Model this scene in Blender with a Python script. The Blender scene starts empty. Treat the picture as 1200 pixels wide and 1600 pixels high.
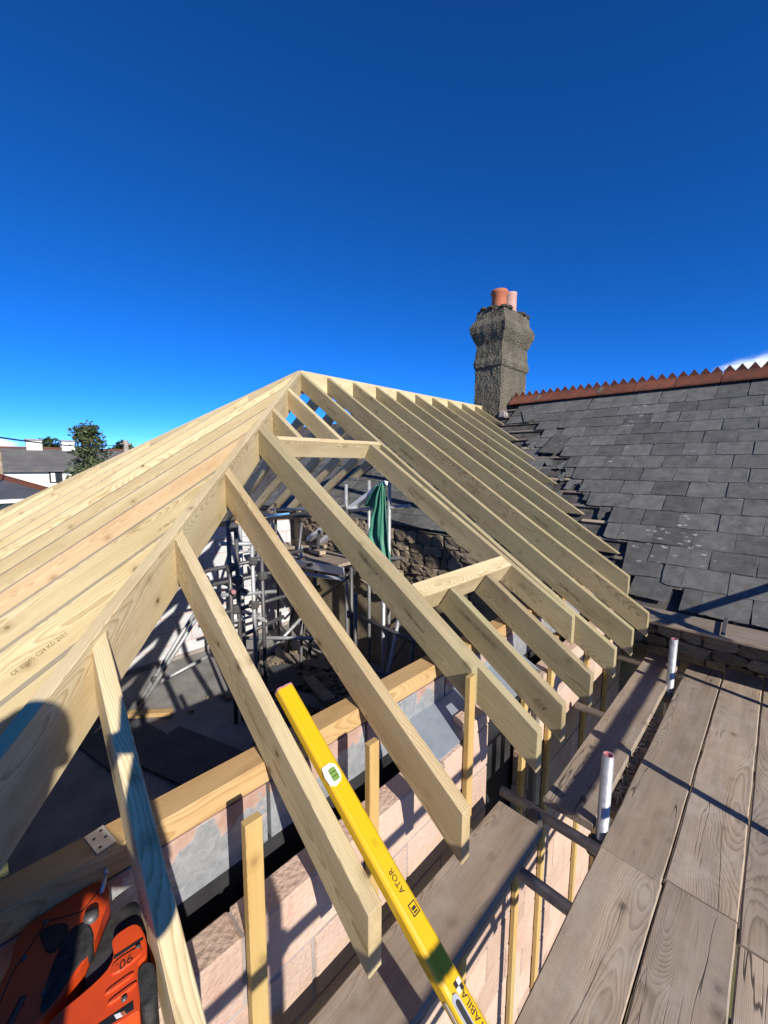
import bpy, bmesh, math, random
from mathutils import Vector, Matrix
random.seed(7)
R = math.radians
SC = bpy.context.scene
COL = SC.collection

# ------------------------------------------------------------------ camera, sky, sun, exposure
cam_d = bpy.data.cameras.new('camera')
cam_d.sensor_fit = 'VERTICAL'; cam_d.sensor_height = 36.0; cam_d.lens = 631.24 / 1600 * 36
cam_d.clip_start = 0.02; cam_d.clip_end = 2000
cam = bpy.data.objects.new('camera', cam_d); COL.objects.link(cam)
CAM = Vector((3.92956, -2.63892, -1.01748))
CR = Vector((0.71228612, 0.70187562, 0.00437093)); CU = Vector((-0.08578112, 0.08086939, 0.99302656)); CF = Vector((-0.69662765, 0.70769397, -0.11780982))
cam.matrix_world = Matrix(((CR.x, CU.x, -CF.x, CAM.x), (CR.y, CU.y, -CF.y, CAM.y), (CR.z, CU.z, -CF.z, CAM.z), (0, 0, 0, 1)))
SC.camera = cam

SUN_AZ, SUN_EL = R(13.4), R(27.5)          # azimuth of travel from -X towards +Y
SD = Vector((-math.cos(SUN_AZ) * math.cos(SUN_EL), math.sin(SUN_AZ) * math.cos(SUN_EL), -math.sin(SUN_EL)))
W = bpy.data.worlds.new('World'); SC.world = W; W.use_nodes = True
wn = W.node_tree.nodes; wl = W.node_tree.links; wn.clear()
out = wn.new('ShaderNodeOutputWorld'); bg = wn.new('ShaderNodeBackground'); sky = wn.new('ShaderNodeTexSky')
sky.sky_type = 'NISHITA'; sky.sun_disc = False; sky.sun_elevation = SUN_EL
sky.sun_rotation = math.atan2(-SD.x, -SD.y)
sky.altitude = 6000; sky.air_density = 0.8; sky.dust_density = 0.0; sky.ozone_density = 6.0
bg.inputs['Strength'].default_value = 0.15
# a few low fair-weather clouds near the horizon
tc = wn.new('ShaderNodeTexCoord'); mp = wn.new('ShaderNodeMapping'); mp.inputs['Scale'].default_value = (2.2, 2.2, 7.0)
nz = wn.new('ShaderNodeTexNoise'); nz.inputs['Scale'].default_value = 7.0; nz.inputs['Detail'].default_value = 7; nz.inputs['Roughness'].default_value = 0.55
wl.new(tc.outputs['Generated'], mp.inputs['Vector']); wl.new(mp.outputs[0], nz.inputs['Vector'])
msk = None
for (cx, cy, cz, rad) in ((-0.020, 0.987, 0.160, 0.13), (-0.9975, 0.02, 0.03, 0.06), (0.30, 0.93, 0.17, 0.14), (-0.90, -0.42, 0.07, 0.10)):
    vs = wn.new('ShaderNodeVectorMath'); vs.operation = 'SUBTRACT'; vs.inputs[1].default_value = (cx, cy, cz); wl.new(tc.outputs['Generated'], vs.inputs[0])
    ms = wn.new('ShaderNodeVectorMath'); ms.operation = 'MULTIPLY'; ms.inputs[1].default_value = (1, 1, 2.6); wl.new(vs.outputs[0], ms.inputs[0])
    ln = wn.new('ShaderNodeVectorMath'); ln.operation = 'LENGTH'; wl.new(ms.outputs[0], ln.inputs[0])
    mr_ = wn.new('ShaderNodeMapRange'); mr_.inputs['From Min'].default_value = rad; mr_.inputs['From Max'].default_value = rad * .2; wl.new(ln.outputs['Value'], mr_.inputs['Value'])
    if msk is None: msk = mr_.outputs[0]
    else:
        mm = wn.new('ShaderNodeMath'); mm.operation = 'MAXIMUM'; wl.new(msk, mm.inputs[0]); wl.new(mr_.outputs[0], mm.inputs[1]); msk = mm.outputs[0]
ad = wn.new('ShaderNodeMath'); ad.operation = 'MULTIPLY'; wl.new(nz.outputs[0], ad.inputs[0]); wl.new(msk, ad.inputs[1])
cr = wn.new('ShaderNodeValToRGB'); cr.color_ramp.elements[0].position = 0.14; cr.color_ramp.elements[1].position = 0.48; cr.color_ramp.interpolation = 'EASE'
wl.new(ad.outputs[0], cr.inputs[0])
mx = wn.new('ShaderNodeMix'); mx.data_type = 'RGBA'; mx.inputs[7].default_value = (7.2, 7.5, 8.0, 1)
wl.new(cr.outputs[0], mx.inputs[0])
hs = wn.new('ShaderNodeHueSaturation'); hs.inputs['Saturation'].default_value = 1.18
wl.new(sky.outputs[0], hs.inputs['Color']); tn = wn.new('ShaderNodeMix'); tn.data_type = 'RGBA'; tn.blend_type = 'MULTIPLY'; tn.inputs[0].default_value = 1.0; tn.inputs[7].default_value = (0.90, 0.90, 1.08, 1)
wl.new(hs.outputs[0], tn.inputs[6]); wl.new(tn.outputs[2], mx.inputs[6])
wl.new(mx.outputs[2], bg.inputs['Color']); wl.new(bg.outputs[0], out.inputs['Surface'])
sun_d = bpy.data.lights.new('sun', 'SUN'); sun_d.energy = 5.0; sun_d.angle = R(0.53); sun_d.color = (1.0, 0.945, 0.85)
sun = bpy.data.objects.new('sun', sun_d); COL.objects.link(sun)
sun.rotation_euler = SD.to_track_quat('-Z', 'Y').to_euler(); sun.location = (10, -6, 8)
SC.view_settings.view_transform = 'Standard'; SC.view_settings.look = 'None'; SC.view_settings.exposure = 0.62; SC.view_settings.gamma = 1.0
SC.view_settings.use_curve_mapping = False

# ------------------------------------------------------------------ material helpers
class NT:
    def __init__(s, name, rough=0.7, spec=0.3, metal=0.0):
        s.m = bpy.data.materials.new(name); s.m.use_nodes = True; s.t = s.m.node_tree; s.b = s.t.nodes['Principled BSDF']
        s.b.inputs['Roughness'].default_value = rough; s.b.inputs['Specular IOR Level'].default_value = spec; s.b.inputs['Metallic'].default_value = metal
        s.tc = s.n('ShaderNodeTexCoord'); s.oi = s.n('ShaderNodeObjectInfo')
    def n(s, k, **kw):
        x = s.t.nodes.new(k)
        for a, b in kw.items():
            if hasattr(x, a): setattr(x, a, b)
            else: x.inputs[a.replace('_', ' ')].default_value = b
        return x
    def l(s, a, b): s.t.links.new(a, b); return s
    def val(s, op, a, b=None, c=None):
        x = s.n('ShaderNodeMath', operation=op)
        for i, v in enumerate((a, b, c)):
            if v is None: continue
            if isinstance(v, (int, float)): x.inputs[i].default_value = v
            else: s.l(v, x.inputs[i])
        return x.outputs[0]
    def vec(s, src, scale=(1, 1, 1), rnd=True):
        m = s.n('ShaderNodeMapping'); m.inputs['Scale'].default_value = scale; s.l(src, m.inputs['Vector'])
        if rnd:
            c = s.n('ShaderNodeCombineXYZ'); r = s.val('MULTIPLY', s.oi.outputs['Random'], 37.0)
            s.l(r, c.inputs[0]); s.l(s.val('MULTIPLY', s.oi.outputs['Random'], 91.0), c.inputs[1]); s.l(s.val('MULTIPLY', s.oi.outputs['Random'], 53.0), c.inputs[2])
            s.l(c.outputs[0], m.inputs['Location'])
        return m.outputs[0]
    def noise(s, v, scale, detail=4, rough=0.55, dist=0.0):
        x = s.n('ShaderNodeTexNoise'); x.inputs['Scale'].default_value = scale; x.inputs['Detail'].default_value = detail; x.inputs['Roughness'].default_value = rough; x.inputs['Distortion'].default_value = dist
        s.l(v, x.inputs['Vector']); return x.outputs[0]
    def ramp(s, f, stops, interp='LINEAR'):
        x = s.n('ShaderNodeValToRGB'); e = x.color_ramp; e.interpolation = interp
        while len(e.elements) < len(stops): e.elements.new(0.5)
        for el_, (p, c) in zip(e.elements, stops): el_.position = p; el_.color = (*c, 1) if len(c) == 3 else c
        s.l(f, x.inputs[0]); return x.outputs[0]
    def mix(s, f, a, b, mode='MIX'):
        x = s.n('ShaderNodeMix', data_type='RGBA', blend_type=mode)
        for i, v in ((0, f), (6, a), (7, b)):
            if isinstance(v, (int, float)): x.inputs[i].default_value = v
            elif isinstance(v, tuple): x.inputs[i].default_value = (*v, 1)
            else: s.l(v, x.inputs[i])
        return x.outputs[2]
    def bump(s, h, strength=0.4, dist=0.004):
        x = s.n('ShaderNodeBump'); x.inputs['Strength'].default_value = strength; x.inputs['Distance'].default_value = dist
        s.l(h, x.inputs['Height']); s.l(x.outputs[0], s.b.inputs['Normal'])
    def col(s, c):
        if isinstance(c, tuple): s.b.inputs['Base Color'].default_value = (*c, 1)
        else: s.l(c, s.b.inputs['Base Color'])
        return s.m
GR = (1, 1, 1)
def hsvvar(s, c, dv=0.3):
    """per-object brightness variation"""
    h = s.n('ShaderNodeHueSaturation'); s.l(c, h.inputs['Color'])
    v = s.n('ShaderNodeMapRange'); v.inputs['To Min'].default_value = 1 - dv; v.inputs['To Max'].default_value = 1 + dv
    s.l(s.oi.outputs['Random'], v.inputs['Value']); s.l(v.outputs[0], h.inputs['Value']); return h.outputs[0]

def timber(name, lo, hi, ring=230.0, knot=(0.10, 0.045, 0.015), grey=0.0, var=0.12, rough=0.62, contrast=1.0, green=0.0, crack=0.0):
    s = NT(name, rough, 0.25)
    o = s.tc.outputs['Object']
    # pith axis along local X, wandering; rings = distance in the local YZ section
    v = s.vec(o, (0.55, 1.0, 1.0))
    wob = s.n('ShaderNodeTexNoise', Scale=2.2, Detail=2.0); s.l(v, wob.inputs['Vector'])
    sp = s.n('ShaderNodeSeparateXYZ'); s.l(o, sp.inputs[0]); wc = s.n('ShaderNodeSeparateColor'); s.l(wob.outputs['Color'], wc.inputs[0])
    rr = s.val('MULTIPLY', s.oi.outputs['Random'], 0.22)
    y = s.val('ADD', s.val('ADD', sp.outputs[1], s.val('SUBTRACT', rr, 0.11)), s.val('MULTIPLY', s.val('SUBTRACT', wc.outputs[0], 0.5), 0.13))
    fr = s.val('FRACT', s.val('MULTIPLY', s.oi.outputs['Random'], 17.3))
    z = s.val('ADD', s.val('ADD', sp.outputs[2], s.val('MULTIPLY', fr, 0.16)), s.val('MULTIPLY', s.val('SUBTRACT', wc.outputs[1], 0.5), 0.13))
    d = s.val('SQRT', s.val('ADD', s.val('MULTIPLY', y, y), s.val('MULTIPLY', z, z)))
    fine = s.noise(s.vec(o, (4, 90, 90)), 1.0, 4, 0.6)
    ph = s.val('ADD', s.val('MULTIPLY', d, ring), s.val('MULTIPLY', fine, 0.8))
    saw = s.val('FRACT', ph)
    lat = s.ramp(saw, [(0.0, (0, 0, 0)), (0.55, (0.25,) * 3), (0.9, (1, 1, 1)), (1.0, (0, 0, 0))])
    broad = s.noise(s.vec(o, (1.2, 9, 9)), 1.0, 3)
    f = s.val('ADD', s.val('MULTIPLY', lat, 0.50 * contrast), s.val('ADD', s.val('MULTIPLY', fine, 0.40), s.val('MULTIPLY', s.ramp(broad, [(0.25, (0, 0, 0)), (0.75, (1, 1, 1))]), 0.42)))
    c = s.ramp(f, [(0.22, hi), (1.02, lo)])
    # knots
    vo = s.n('ShaderNodeTexVoronoi', Scale=1.0); s.l(s.vec(o, (13, 17, 17)), vo.inputs['Vector'])
    ks = s.n('ShaderNodeSeparateColor'); s.l(vo.outputs['Color'], ks.inputs[0])
    gate_k = s.val('GREATER_THAN', ks.outputs[0], 0.88)
    dist_k = s.val('ADD', vo.outputs['Distance'], s.val('MULTIPLY', s.val('SUBTRACT', fine, 0.5), 0.12))
    halo = s.val('MULTIPLY', s.ramp(dist_k, [(0.20, (1, 1, 1)), (0.50, (0, 0, 0))]), gate_k)
    c = s.mix(s.val('MULTIPLY', halo, 0.45), c, tuple(0.8 * a for a in lo))
    kn = s.val('MULTIPLY', s.ramp(dist_k, [(0.11, (1, 1, 1)), (0.20, (0, 0, 0))]), gate_k)
    c = s.mix(s.val('MULTIPLY', kn, s.val('MULTIPLY', ks.outputs[1], 0.95)), c, knot)
    blot = s.noise(s.vec(o, (1.0, 3, 3)), 3.0, 4)
    c = s.mix(s.ramp(blot, [(0.55, (0, 0, 0)), (0.8, (0.45,) * 3)]), c, tuple(0.72 * a for a in lo))
    if green: c = s.mix(s.ramp(s.noise(s.vec(o, (0.8, 2, 2)), 2.0, 2), [(0.4, (0, 0, 0)), (0.7, (green,) * 3)]), c, (0.30, 0.31, 0.15))
    if grey:
        g = s.noise(s.vec(o, (1.5, 14, 14)), 1.0, 5)
        c = s.mix(s.ramp(g, [(0.35, (0, 0, 0)), (0.7, (grey,) * 3)]), c, (0.26, 0.24, 0.22))
    h = s.val('ADD', s.val('MULTIPLY', lat, 0.35), s.val('MULTIPLY', fine, 0.7))
    if crack:
        cv = s.val('ABSOLUTE', s.val('SUBTRACT', s.noise(s.vec(o, (0.7, 13, 13)), 1.0, 3, 0.5), 0.5))
        gate = s.ramp(s.noise(s.vec(o, (0.9, 3, 3)), 1.3, 2), [(0.53, (0, 0, 0)), (0.60, (1, 1, 1))])
        ck = s.val('MULTIPLY', s.ramp(cv, [(0.003, (1, 1, 1)), (0.009, (0, 0, 0))]), gate)
        c = s.mix(s.val('MULTIPLY', ck, crack), c, (0.02, 0.015, 0.012))
        dirt = s.noise(s.vec(o), 6.0, 6, 0.7)
        c = s.mix(s.ramp(dirt, [(0.50, (0, 0, 0)), (0.75, (0.6,) * 3)]), c, (0.40, 0.35, 0.29))
        h = s.val('SUBTRACT', h, s.val('MULTIPLY', ck, 3.0))
    s.bump(h, 0.35, 0.0012)
    s.l(s.ramp(broad, [(0.3, (rough - 0.1,) * 3), (0.7, (rough + 0.12,) * 3)]), s.b.inputs['Roughness'])
    return s.col(hsvvar(s, c, var))

M = {}
M['rafter'] = timber('new_timber', (0.31, 0.215, 0.10), (0.59, 0.487, 0.30), green=0.14, var=0.15)
M['rafter_shaded'] = timber('shade_toned_timber', (0.165, 0.125, 0.062), (0.36, 0.292, 0.172), green=0.25, var=0.13)  # darker copy of the rafter timber: side-face shade is put into its colour
M['rafter_brown'] = timber('brownish_new_timber', (0.25, 0.165, 0.072), (0.47, 0.37, 0.212), var=0.08)
M['rafter_pink'] = timber('new_timber_reddish', (0.34, 0.205, 0.095), (0.55, 0.42, 0.255), var=0.05)
M['plate'] = timber('wall_plate_timber', (0.32, 0.18, 0.065), (0.50, 0.34, 0.165), var=0.08)
M['batten'] = timber('batten_timber', (0.36, 0.21, 0.06), (0.55, 0.38, 0.155), ring=300, var=0.12, green=0.3)
M['board'] = timber('weathered_board', (0.115, 0.08, 0.053), (0.40, 0.308, 0.222), ring=290, knot=(0.05, 0.035, 0.025), grey=0.35, var=0.14, rough=0.85, crack=0.9, contrast=0.8)
M['oldwood'] = timber('old_dark_wood', (0.07, 0.05, 0.035), (0.22, 0.17, 0.125), ring=170, knot=(0.02, 0.015, 0.01), grey=0.5, rough=0.85)
M['scrapwood'] = timber('scrap_timber', (0.24, 0.17, 0.10), (0.46, 0.36, 0.24), grey=0.4)

def simple(name, c, rough=0.6, spec=0.4, metal=0.0, noise=None, bump=None, var=0.0, scale=6.0):
    s = NT(name, rough, spec, metal); o = s.tc.outputs['Object']
    if noise is None: cc = s.mix(0.0, c, c)
    else:
        cc = s.mix(s.ramp(s.noise(s.vec(o), scale, 6, 0.6), [(0.35, (0, 0, 0)), (0.68, (1, 1, 1))]), c, noise)
    if bump: s.bump(s.noise(s.vec(o), bump[0], 6, 0.65), bump[1], bump[2])
    if var: cc = hsvvar(s, cc, var)
    return s.col(cc)

def block_mat(name, a, b, speck, bscale=90):
    s = NT(name, 0.9, 0.15); o = s.tc.outputs['Object']
    big = s.noise(s.vec(o), 5.0, 4); fine = s.noise(s.vec(o), bscale, 4, 0.7)
    c = s.mix(s.ramp(big, [(0.3, (0, 0, 0)), (0.72, (1, 1, 1))]), a, b)
    c = s.mix(s.ramp(fine, [(0.58, (0, 0, 0)), (0.72, (0.8,) * 3)]), c, speck)
    vo = s.n('ShaderNodeTexVoronoi', Scale=55.0); s.l(s.vec(o), vo.inputs['Vector'])
    c = s.mix(s.ramp(vo.outputs['Distance'], [(0.0, (0.55,) * 3), (0.16, (0, 0, 0))]), c, tuple(x * 0.5 for x in a))
    streak = s.noise(s.vec(o, (1, 5, 0.6)), 7.0, 3)
    c = s.mix(s.ramp(streak, [(0.62, (0, 0, 0)), (0.72, (0.35,) * 3)]), c, (0.38, 0.17, 0.12))
    s.bump(s.val('ADD', fine, s.val('MULTIPLY', vo.outputs['Distance'], 0.8)), 0.7, 0.006)
    return s.col(hsvvar(s, c, 0.13))
M['pinkblock'] = block_mat('pink_concrete_block', (0.43, 0.295, 0.225), (0.50, 0.37, 0.29), (0.32, 0.225, 0.175))
M['whiteblock'] = block_mat('pale_concrete_block', (0.44, 0.44, 0.455), (0.53, 0.53, 0.54), (0.36, 0.36, 0.375))
M['mortar_red'] = simple('reddish_mortar', (0.42, 0.22, 0.18), 0.95, 0.1, noise=(0.52, 0.33, 0.27), bump=(60, 0.5, 0.004))
M['mortar'] = simple('grey_mortar', (0.22, 0.195, 0.18), 0.95, 0.1, noise=(0.33, 0.285, 0.26), bump=(60, 0.5, 0.004))
M['floor'] = simple('concrete_floor', (0.24, 0.225, 0.21), 0.9, 0.2, noise=(0.15, 0.142, 0.135), bump=(30, 0.4, 0.004), scale=3)
M['slab'] = simple('dark_sheet_board', (0.05, 0.052, 0.058), 0.8, 0.25, noise=(0.075, 0.075, 0.08), scale=4)
M['ground'] = simple('ground', (0.10, 0.12, 0.05), 0.95, 0.1, noise=(0.18, 0.15, 0.09), bump=(4, 0.4, 0.05), scale=0.4)
M['membrane'] = simple('black_membrane', (0.012, 0.012, 0.014), 0.55, 0.4, noise=(0.03, 0.03, 0.032), bump=(8, 0.4, 0.01))
M['black'] = simple('black_plastic', (0.012, 0.012, 0.013), 0.5, 0.4, noise=(0.03, 0.03, 0.03), bump=(120, 0.3, 0.001))
M['rubber'] = simple('black_rubber', (0.018, 0.018, 0.018), 0.85, 0.2, noise=(0.05, 0.05, 0.05), bump=(150, 0.5, 0.001), scale=40)
M['ink'] = simple('black_ink', (0.05, 0.04, 0.03), 0.8, 0.1, noise=(0.26, 0.20, 0.115), scale=70)
M['inkblack'] = simple('black_print', (0.02, 0.02, 0.015), 0.5, 0.3)
M['printgrey'] = simple('worn_print', (0.34, 0.25, 0.01), 0.5, 0.3)
def foil_mat():
    s = NT('torn_foil_facing', 0.32, 0.5, 0.0); o = s.tc.outputs['Object']
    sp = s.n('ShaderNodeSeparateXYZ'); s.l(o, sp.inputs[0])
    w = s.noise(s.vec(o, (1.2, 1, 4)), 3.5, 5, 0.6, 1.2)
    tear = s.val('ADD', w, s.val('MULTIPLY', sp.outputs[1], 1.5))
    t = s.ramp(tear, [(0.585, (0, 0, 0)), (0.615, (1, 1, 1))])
    wr = s.noise(s.vec(o), 26, 5, 0.6, 0.8)
    fo = s.mix(s.ramp(wr, [(0.3, (0, 0, 0)), (0.7, (1, 1, 1))]), (0.27, 0.285, 0.30), (0.44, 0.45, 0.46))
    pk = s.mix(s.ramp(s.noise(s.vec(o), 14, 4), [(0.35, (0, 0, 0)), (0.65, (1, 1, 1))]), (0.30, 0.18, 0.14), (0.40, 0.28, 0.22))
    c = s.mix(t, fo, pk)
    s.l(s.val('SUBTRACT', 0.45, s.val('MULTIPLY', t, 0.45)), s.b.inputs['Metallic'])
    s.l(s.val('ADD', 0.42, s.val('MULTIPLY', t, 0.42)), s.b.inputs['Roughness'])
    s.bump(wr, 0.5, 0.006)
    return s.col(c)
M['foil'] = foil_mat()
def foil2():
    s = NT('shiny_foil', 0.4, 0.5, 0.5); o = s.tc.outputs['Object']
    wr = s.noise(s.vec(o), 18, 5, 0.6, 1.0)
    s.bump(wr, 0.35, 0.004)
    return s.col(s.mix(wr, (0.24, 0.28, 0.33), (0.38, 0.42, 0.47)))
M['foil_plain'] = foil2()
def galv():
    s = NT('galvanised_tube', 0.45, 0.5, 0.45); o = s.tc.outputs['Object']
    n = s.noise(s.vec(o), 25, 6, 0.65); n2 = s.noise(s.vec(o, (1, 1, 1)), 5, 4)
    c = s.mix(s.ramp(n, [(0.3, (0, 0, 0)), (0.7, (1, 1, 1))]), (0.27, 0.275, 0.28), (0.43, 0.435, 0.44))
    c = s.mix(s.ramp(n2, [(0.62, (0, 0, 0)), (0.75, (0.7,) * 3)]), c, (0.22, 0.17, 0.13))
    s.l(s.ramp(n, [(0.3, (0.42,) * 3), (0.7, (0.6,) * 3)]), s.b.inputs['Roughness'])
    return s.col(c)
M['galv'] = galv()
M['darksteel'] = simple('dark_steel', (0.10, 0.10, 0.105), 0.55, 0.5, 0.6, noise=(0.13, 0.12, 0.115), scale=20)
M['pinkpaint'] = simple('pink_paint', (0.36, 0.10, 0.12), 0.6, 0.3, noise=(0.30, 0.20, 0.20), scale=30)
M['zinc'] = simple('zinc_plate', (0.62, 0.62, 0.63), 0.4, 0.5, 0.6, noise=(0.5, 0.5, 0.52), scale=30)
def slate_mat():
    s = NT('slate', 0.68, 0.3); o = s.tc.outputs['Object']
    n = s.noise(s.vec(o), 9, 6, 0.65); f = s.noise(s.vec(o, (1, 1.6, 1)), 45, 5, 0.7)
    c = s.mix(s.ramp(n, [(0.3, (0, 0, 0)), (0.72, (1, 1, 1))]), (0.066, 0.065, 0.060), (0.134, 0.13, 0.118))
    c = s.mix(s.ramp(f, [(0.5, (0, 0, 0)), (0.75, (0.5,) * 3)]), c, (0.165, 0.158, 0.142))
    # lichen
    g = s.n('ShaderNodeNewGeometry'); mpp = s.n('ShaderNodeMapping'); mpp.inputs['Scale'].default_value = (1, 1.7, 1.7); s.l(g.outputs['Position'], mpp.inputs['Vector'])
    vo = s.n('ShaderNodeTexVoronoi', Scale=10.0); s.l(mpp.outputs[0], vo.inputs['Vector'])
    pa = s.noise(g.outputs['Position'], 1.3, 4)
    lf = s.val('MULTIPLY', s.ramp(vo.outputs['Distance'], [(0.16, (1, 1, 1)), (0.30, (0, 0, 0))]), s.ramp(pa, [(0.57, (0, 0, 0)), (0.64, (1, 1, 1))]))
    br = s.ramp(s.noise(g.outputs['Position'], 60, 3), [(0.42, (0, 0, 0)), (0.55, (1, 1, 1))])
    c = s.mix(s.val('MULTIPLY', lf, br), hsvvar(s, c, 0.24), (0.36, 0.36, 0.33))
    s.bump(s.val('ADD', n, s.val('MULTIPLY', f, 0.5)), 0.55, 0.004)
    return s.col(c)
M['slate'] = slate_mat()
M['felt'] = simple('old_roof_felt', (0.045, 0.042, 0.04), 0.9, 0.15, noise=(0.12, 0.105, 0.09), bump=(12, 0.6, 0.02), scale=5)
M['terracotta'] = simple('terracotta', (0.19, 0.06, 0.032), 0.85, 0.2, noise=(0.10, 0.045, 0.032), bump=(25, 0.5, 0.004), var=0.25, scale=9)
M['pot_red'] = simple('clay_pot', (0.42, 0.14, 0.075), 0.8, 0.2, noise=(0.33, 0.11, 0.06), bump=(30, 0.3, 0.004))
M['pot_pale'] = simple('pale_pot', (0.42, 0.29, 0.255), 0.8, 0.2, noise=(0.38, 0.18, 0.13), bump=(30, 0.3, 0.004), scale=12)
def roughcast():
    s = NT('roughcast_render', 0.95, 0.1); o = s.tc.outputs['Object']
    vo = s.n('ShaderNodeTexVoronoi', Scale=42.0); s.l(s.vec(o), vo.inputs['Vector'])
    n = s.noise(s.vec(o), 30, 6, 0.7); b = s.noise(s.vec(o), 3, 4)
    c = s.mix(s.ramp(b, [(0.35, (0, 0, 0)), (0.7, (1, 1, 1))]), (0.12, 0.105, 0.078), (0.18, 0.16, 0.12))
    c = s.mix(s.ramp(n, [(0.45, (0, 0, 0)), (0.7, (0.7,) * 3)]), c, (0.085, 0.075, 0.055))
    c = s.mix(s.ramp(s.noise(s.vec(o), 7, 5), [(0.62, (0, 0, 0)), (0.72, (0.5,) * 3)]), c, (0.12, 0.13, 0.06))
    stn = s.noise(s.vec(o, (3, 3, 0.5)), 2.5, 4)
    c = s.mix(s.ramp(stn, [(0.5, (0, 0, 0)), (0.72, (0.65,) * 3)]), c, (0.07, 0.065, 0.055))
    s.bump(s.val('ADD', s.val('MULTIPLY', vo.outputs['Distance'], 1.2), n), 0.9, 0.02)
    return s.col(c)
M['roughcast'] = roughcast()
M['stone'] = simple('rubble_stone', (0.19, 0.145, 0.10), 0.9, 0.15, noise=(0.32, 0.26, 0.19), bump=(18, 0.9, 0.02), var=0.35, scale=10)
M['earthmortar'] = simple('earth_mortar', (0.20, 0.16, 0.11), 0.95, 0.1, noise=(0.30, 0.245, 0.17), bump=(30, 0.8, 0.01))
M['tarp'] = simple('green_tarpaulin', (0.035, 0.16, 0.10), 0.55, 0.3, noise=(0.06, 0.22, 0.15), bump=(40, 0.3, 0.004), scale=5)
M['orange'] = simple('orange_plastic', (0.62, 0.065, 0.010), 0.38, 0.5, noise=(0.52, 0.055, 0.010), bump=(200, 0.12, 0.0006), scale=14)
def yellow():
    s = NT('yellow_enamel', 0.33, 0.5); o = s.tc.outputs['Object']
    sc_ = s.noise(s.vec(o, (3, 60, 60)), 1.0, 5, 0.7); d = s.noise(s.vec(o), 11, 6, 0.65)
    c = s.mix(s.ramp(d, [(0.5, (0, 0, 0)), (0.8, (0.35,) * 3)]), (0.60, 0.355, 0.004), (0.42, 0.25, 0.010))
    c = s.mix(s.ramp(sc_, [(0.66, (0, 0, 0)), (0.72, (0.4,) * 3)]), c, (0.50, 0.33, 0.03))
    s.l(s.ramp(d, [(0.4, (0.28,) * 3), (0.8, (0.5,) * 3)]), s.b.inputs['Roughness'])
    s.bump(sc_, 0.12, 0.0005)
    return s.col(c)
M['yellow'] = yellow()
M['yellow_dk'] = M['yellow']
M['white'] = simple('white_plastic', (0.76, 0.76, 0.74), 0.5, 0.4, noise=(0.68, 0.67, 0.64), scale=12)
M['blue'] = simple('blue_pipe', (0.14, 0.34, 0.60), 0.5, 0.4)
M['vial'] = simple('vial_liquid', (0.16, 0.26, 0.05), 0.1, 0.6)
M['whitewall'] = simple('white_render_wall', (0.74, 0.71, 0.63), 0.9, 0.2, noise=(0.66, 0.63, 0.56), scale=1.2)
M['darkroof'] = simple('far_slate_roof', (0.055, 0.058, 0.068), 0.6, 0.35, noise=(0.09, 0.09, 0.10), bump=(3, 0.4, 0.03), scale=1.5)
M['greyroof'] = simple('far_grey_roof', (0.095, 0.092, 0.09), 0.8, 0.2, noise=(0.14, 0.13, 0.12), bump=(3, 0.4, 0.03), scale=1.5)
M['glass'] = simple('window_glass', (0.02, 0.025, 0.03), 0.08, 0.6)
M['bark'] = simple('bark', (0.12, 0.09, 0.06), 0.9, 0.1, noise=(0.2, 0.16, 0.12), bump=(12, 0.6, 0.03))
def leafm(name, a, b):
    s = NT(name, 0.6, 0.3); g = s.n('ShaderNodeNewGeometry')
    n = s.noise(g.outputs['Position'], 0.9, 4)
    c = s.mix(s.ramp(n, [(0.35, (0, 0, 0)), (0.65, (1, 1, 1))]), a, b)
    h = s.n('ShaderNodeHueSaturation'); s.l(c, h.inputs['Color'])
    mr = s.n('ShaderNodeMapRange'); mr.inputs['To Min'].default_value = 0.7; mr.inputs['To Max'].default_value = 1.35
    s.l(g.outputs['Random Per Island'], mr.inputs['Value']); s.l(mr.outputs[0], h.inputs['Value'])
    return s.col(h.outputs[0])
M['leaf'] = leafm('leaf_green', (0.04, 0.062, 0.026), (0.085, 0.10, 0.042))
M['leaf2'] = leafm('leaf_dark_green', (0.02, 0.042, 0.016), (0.045, 0.07, 0.024))
M['skin'] = simple('skin', (0.55, 0.33, 0.24), 0.55, 0.4, noise=(0.5, 0.28, 0.2))
M['cloth_blue'] = simple('dark_blue_cloth', (0.03, 0.045, 0.08), 0.85, 0.2, noise=(0.045, 0.06, 0.10), bump=(60, 0.4, 0.003))
M['hair'] = simple('brown_hair', (0.06, 0.035, 0.02), 0.7, 0.3, noise=(0.1, 0.06, 0.03), bump=(90, 0.6, 0.004))

# ------------------------------------------------------------------ geometry helpers
def link(o, parent=None):
    COL.objects.link(o)
    if parent is not None: o.parent = parent
    return o
def tag(o, label=None, cat=None, group=None, kind=None):
    for k, v in (('label', label), ('category', cat), ('group', group), ('kind', kind)):
        if v: o[k] = v
    return o
def empty(name, loc=(0, 0, 0), label=None, cat=None, group=None):
    o = bpy.data.objects.new(name, None); o.location = loc; o.empty_display_size = 0.1; link(o)
    return tag(o, label, cat, group)
def mesh_obj(name, V, F, mat, parent=None, mw=None, smooth=False, bevel=0.0, seg=1):
    me = bpy.data.meshes.new(name); me.from_pydata([tuple(v) for v in V], [], F); me.validate()
    bm = bmesh.new(); bm.from_mesh(me); bmesh.ops.recalc_face_normals(bm, faces=bm.faces)
    if bevel: bmesh.ops.bevel(bm, geom=list(bm.edges), offset=bevel, segments=seg, affect='EDGES', clamp_overlap=True)
    bm.to_mesh(me); bm.free()
    me.materials.append(M[mat] if isinstance(mat, str) else mat)
    if smooth:
        for p in me.polygons: p.use_smooth = True
    return place(bpy.data.objects.new(name, me), parent, mw)
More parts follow.
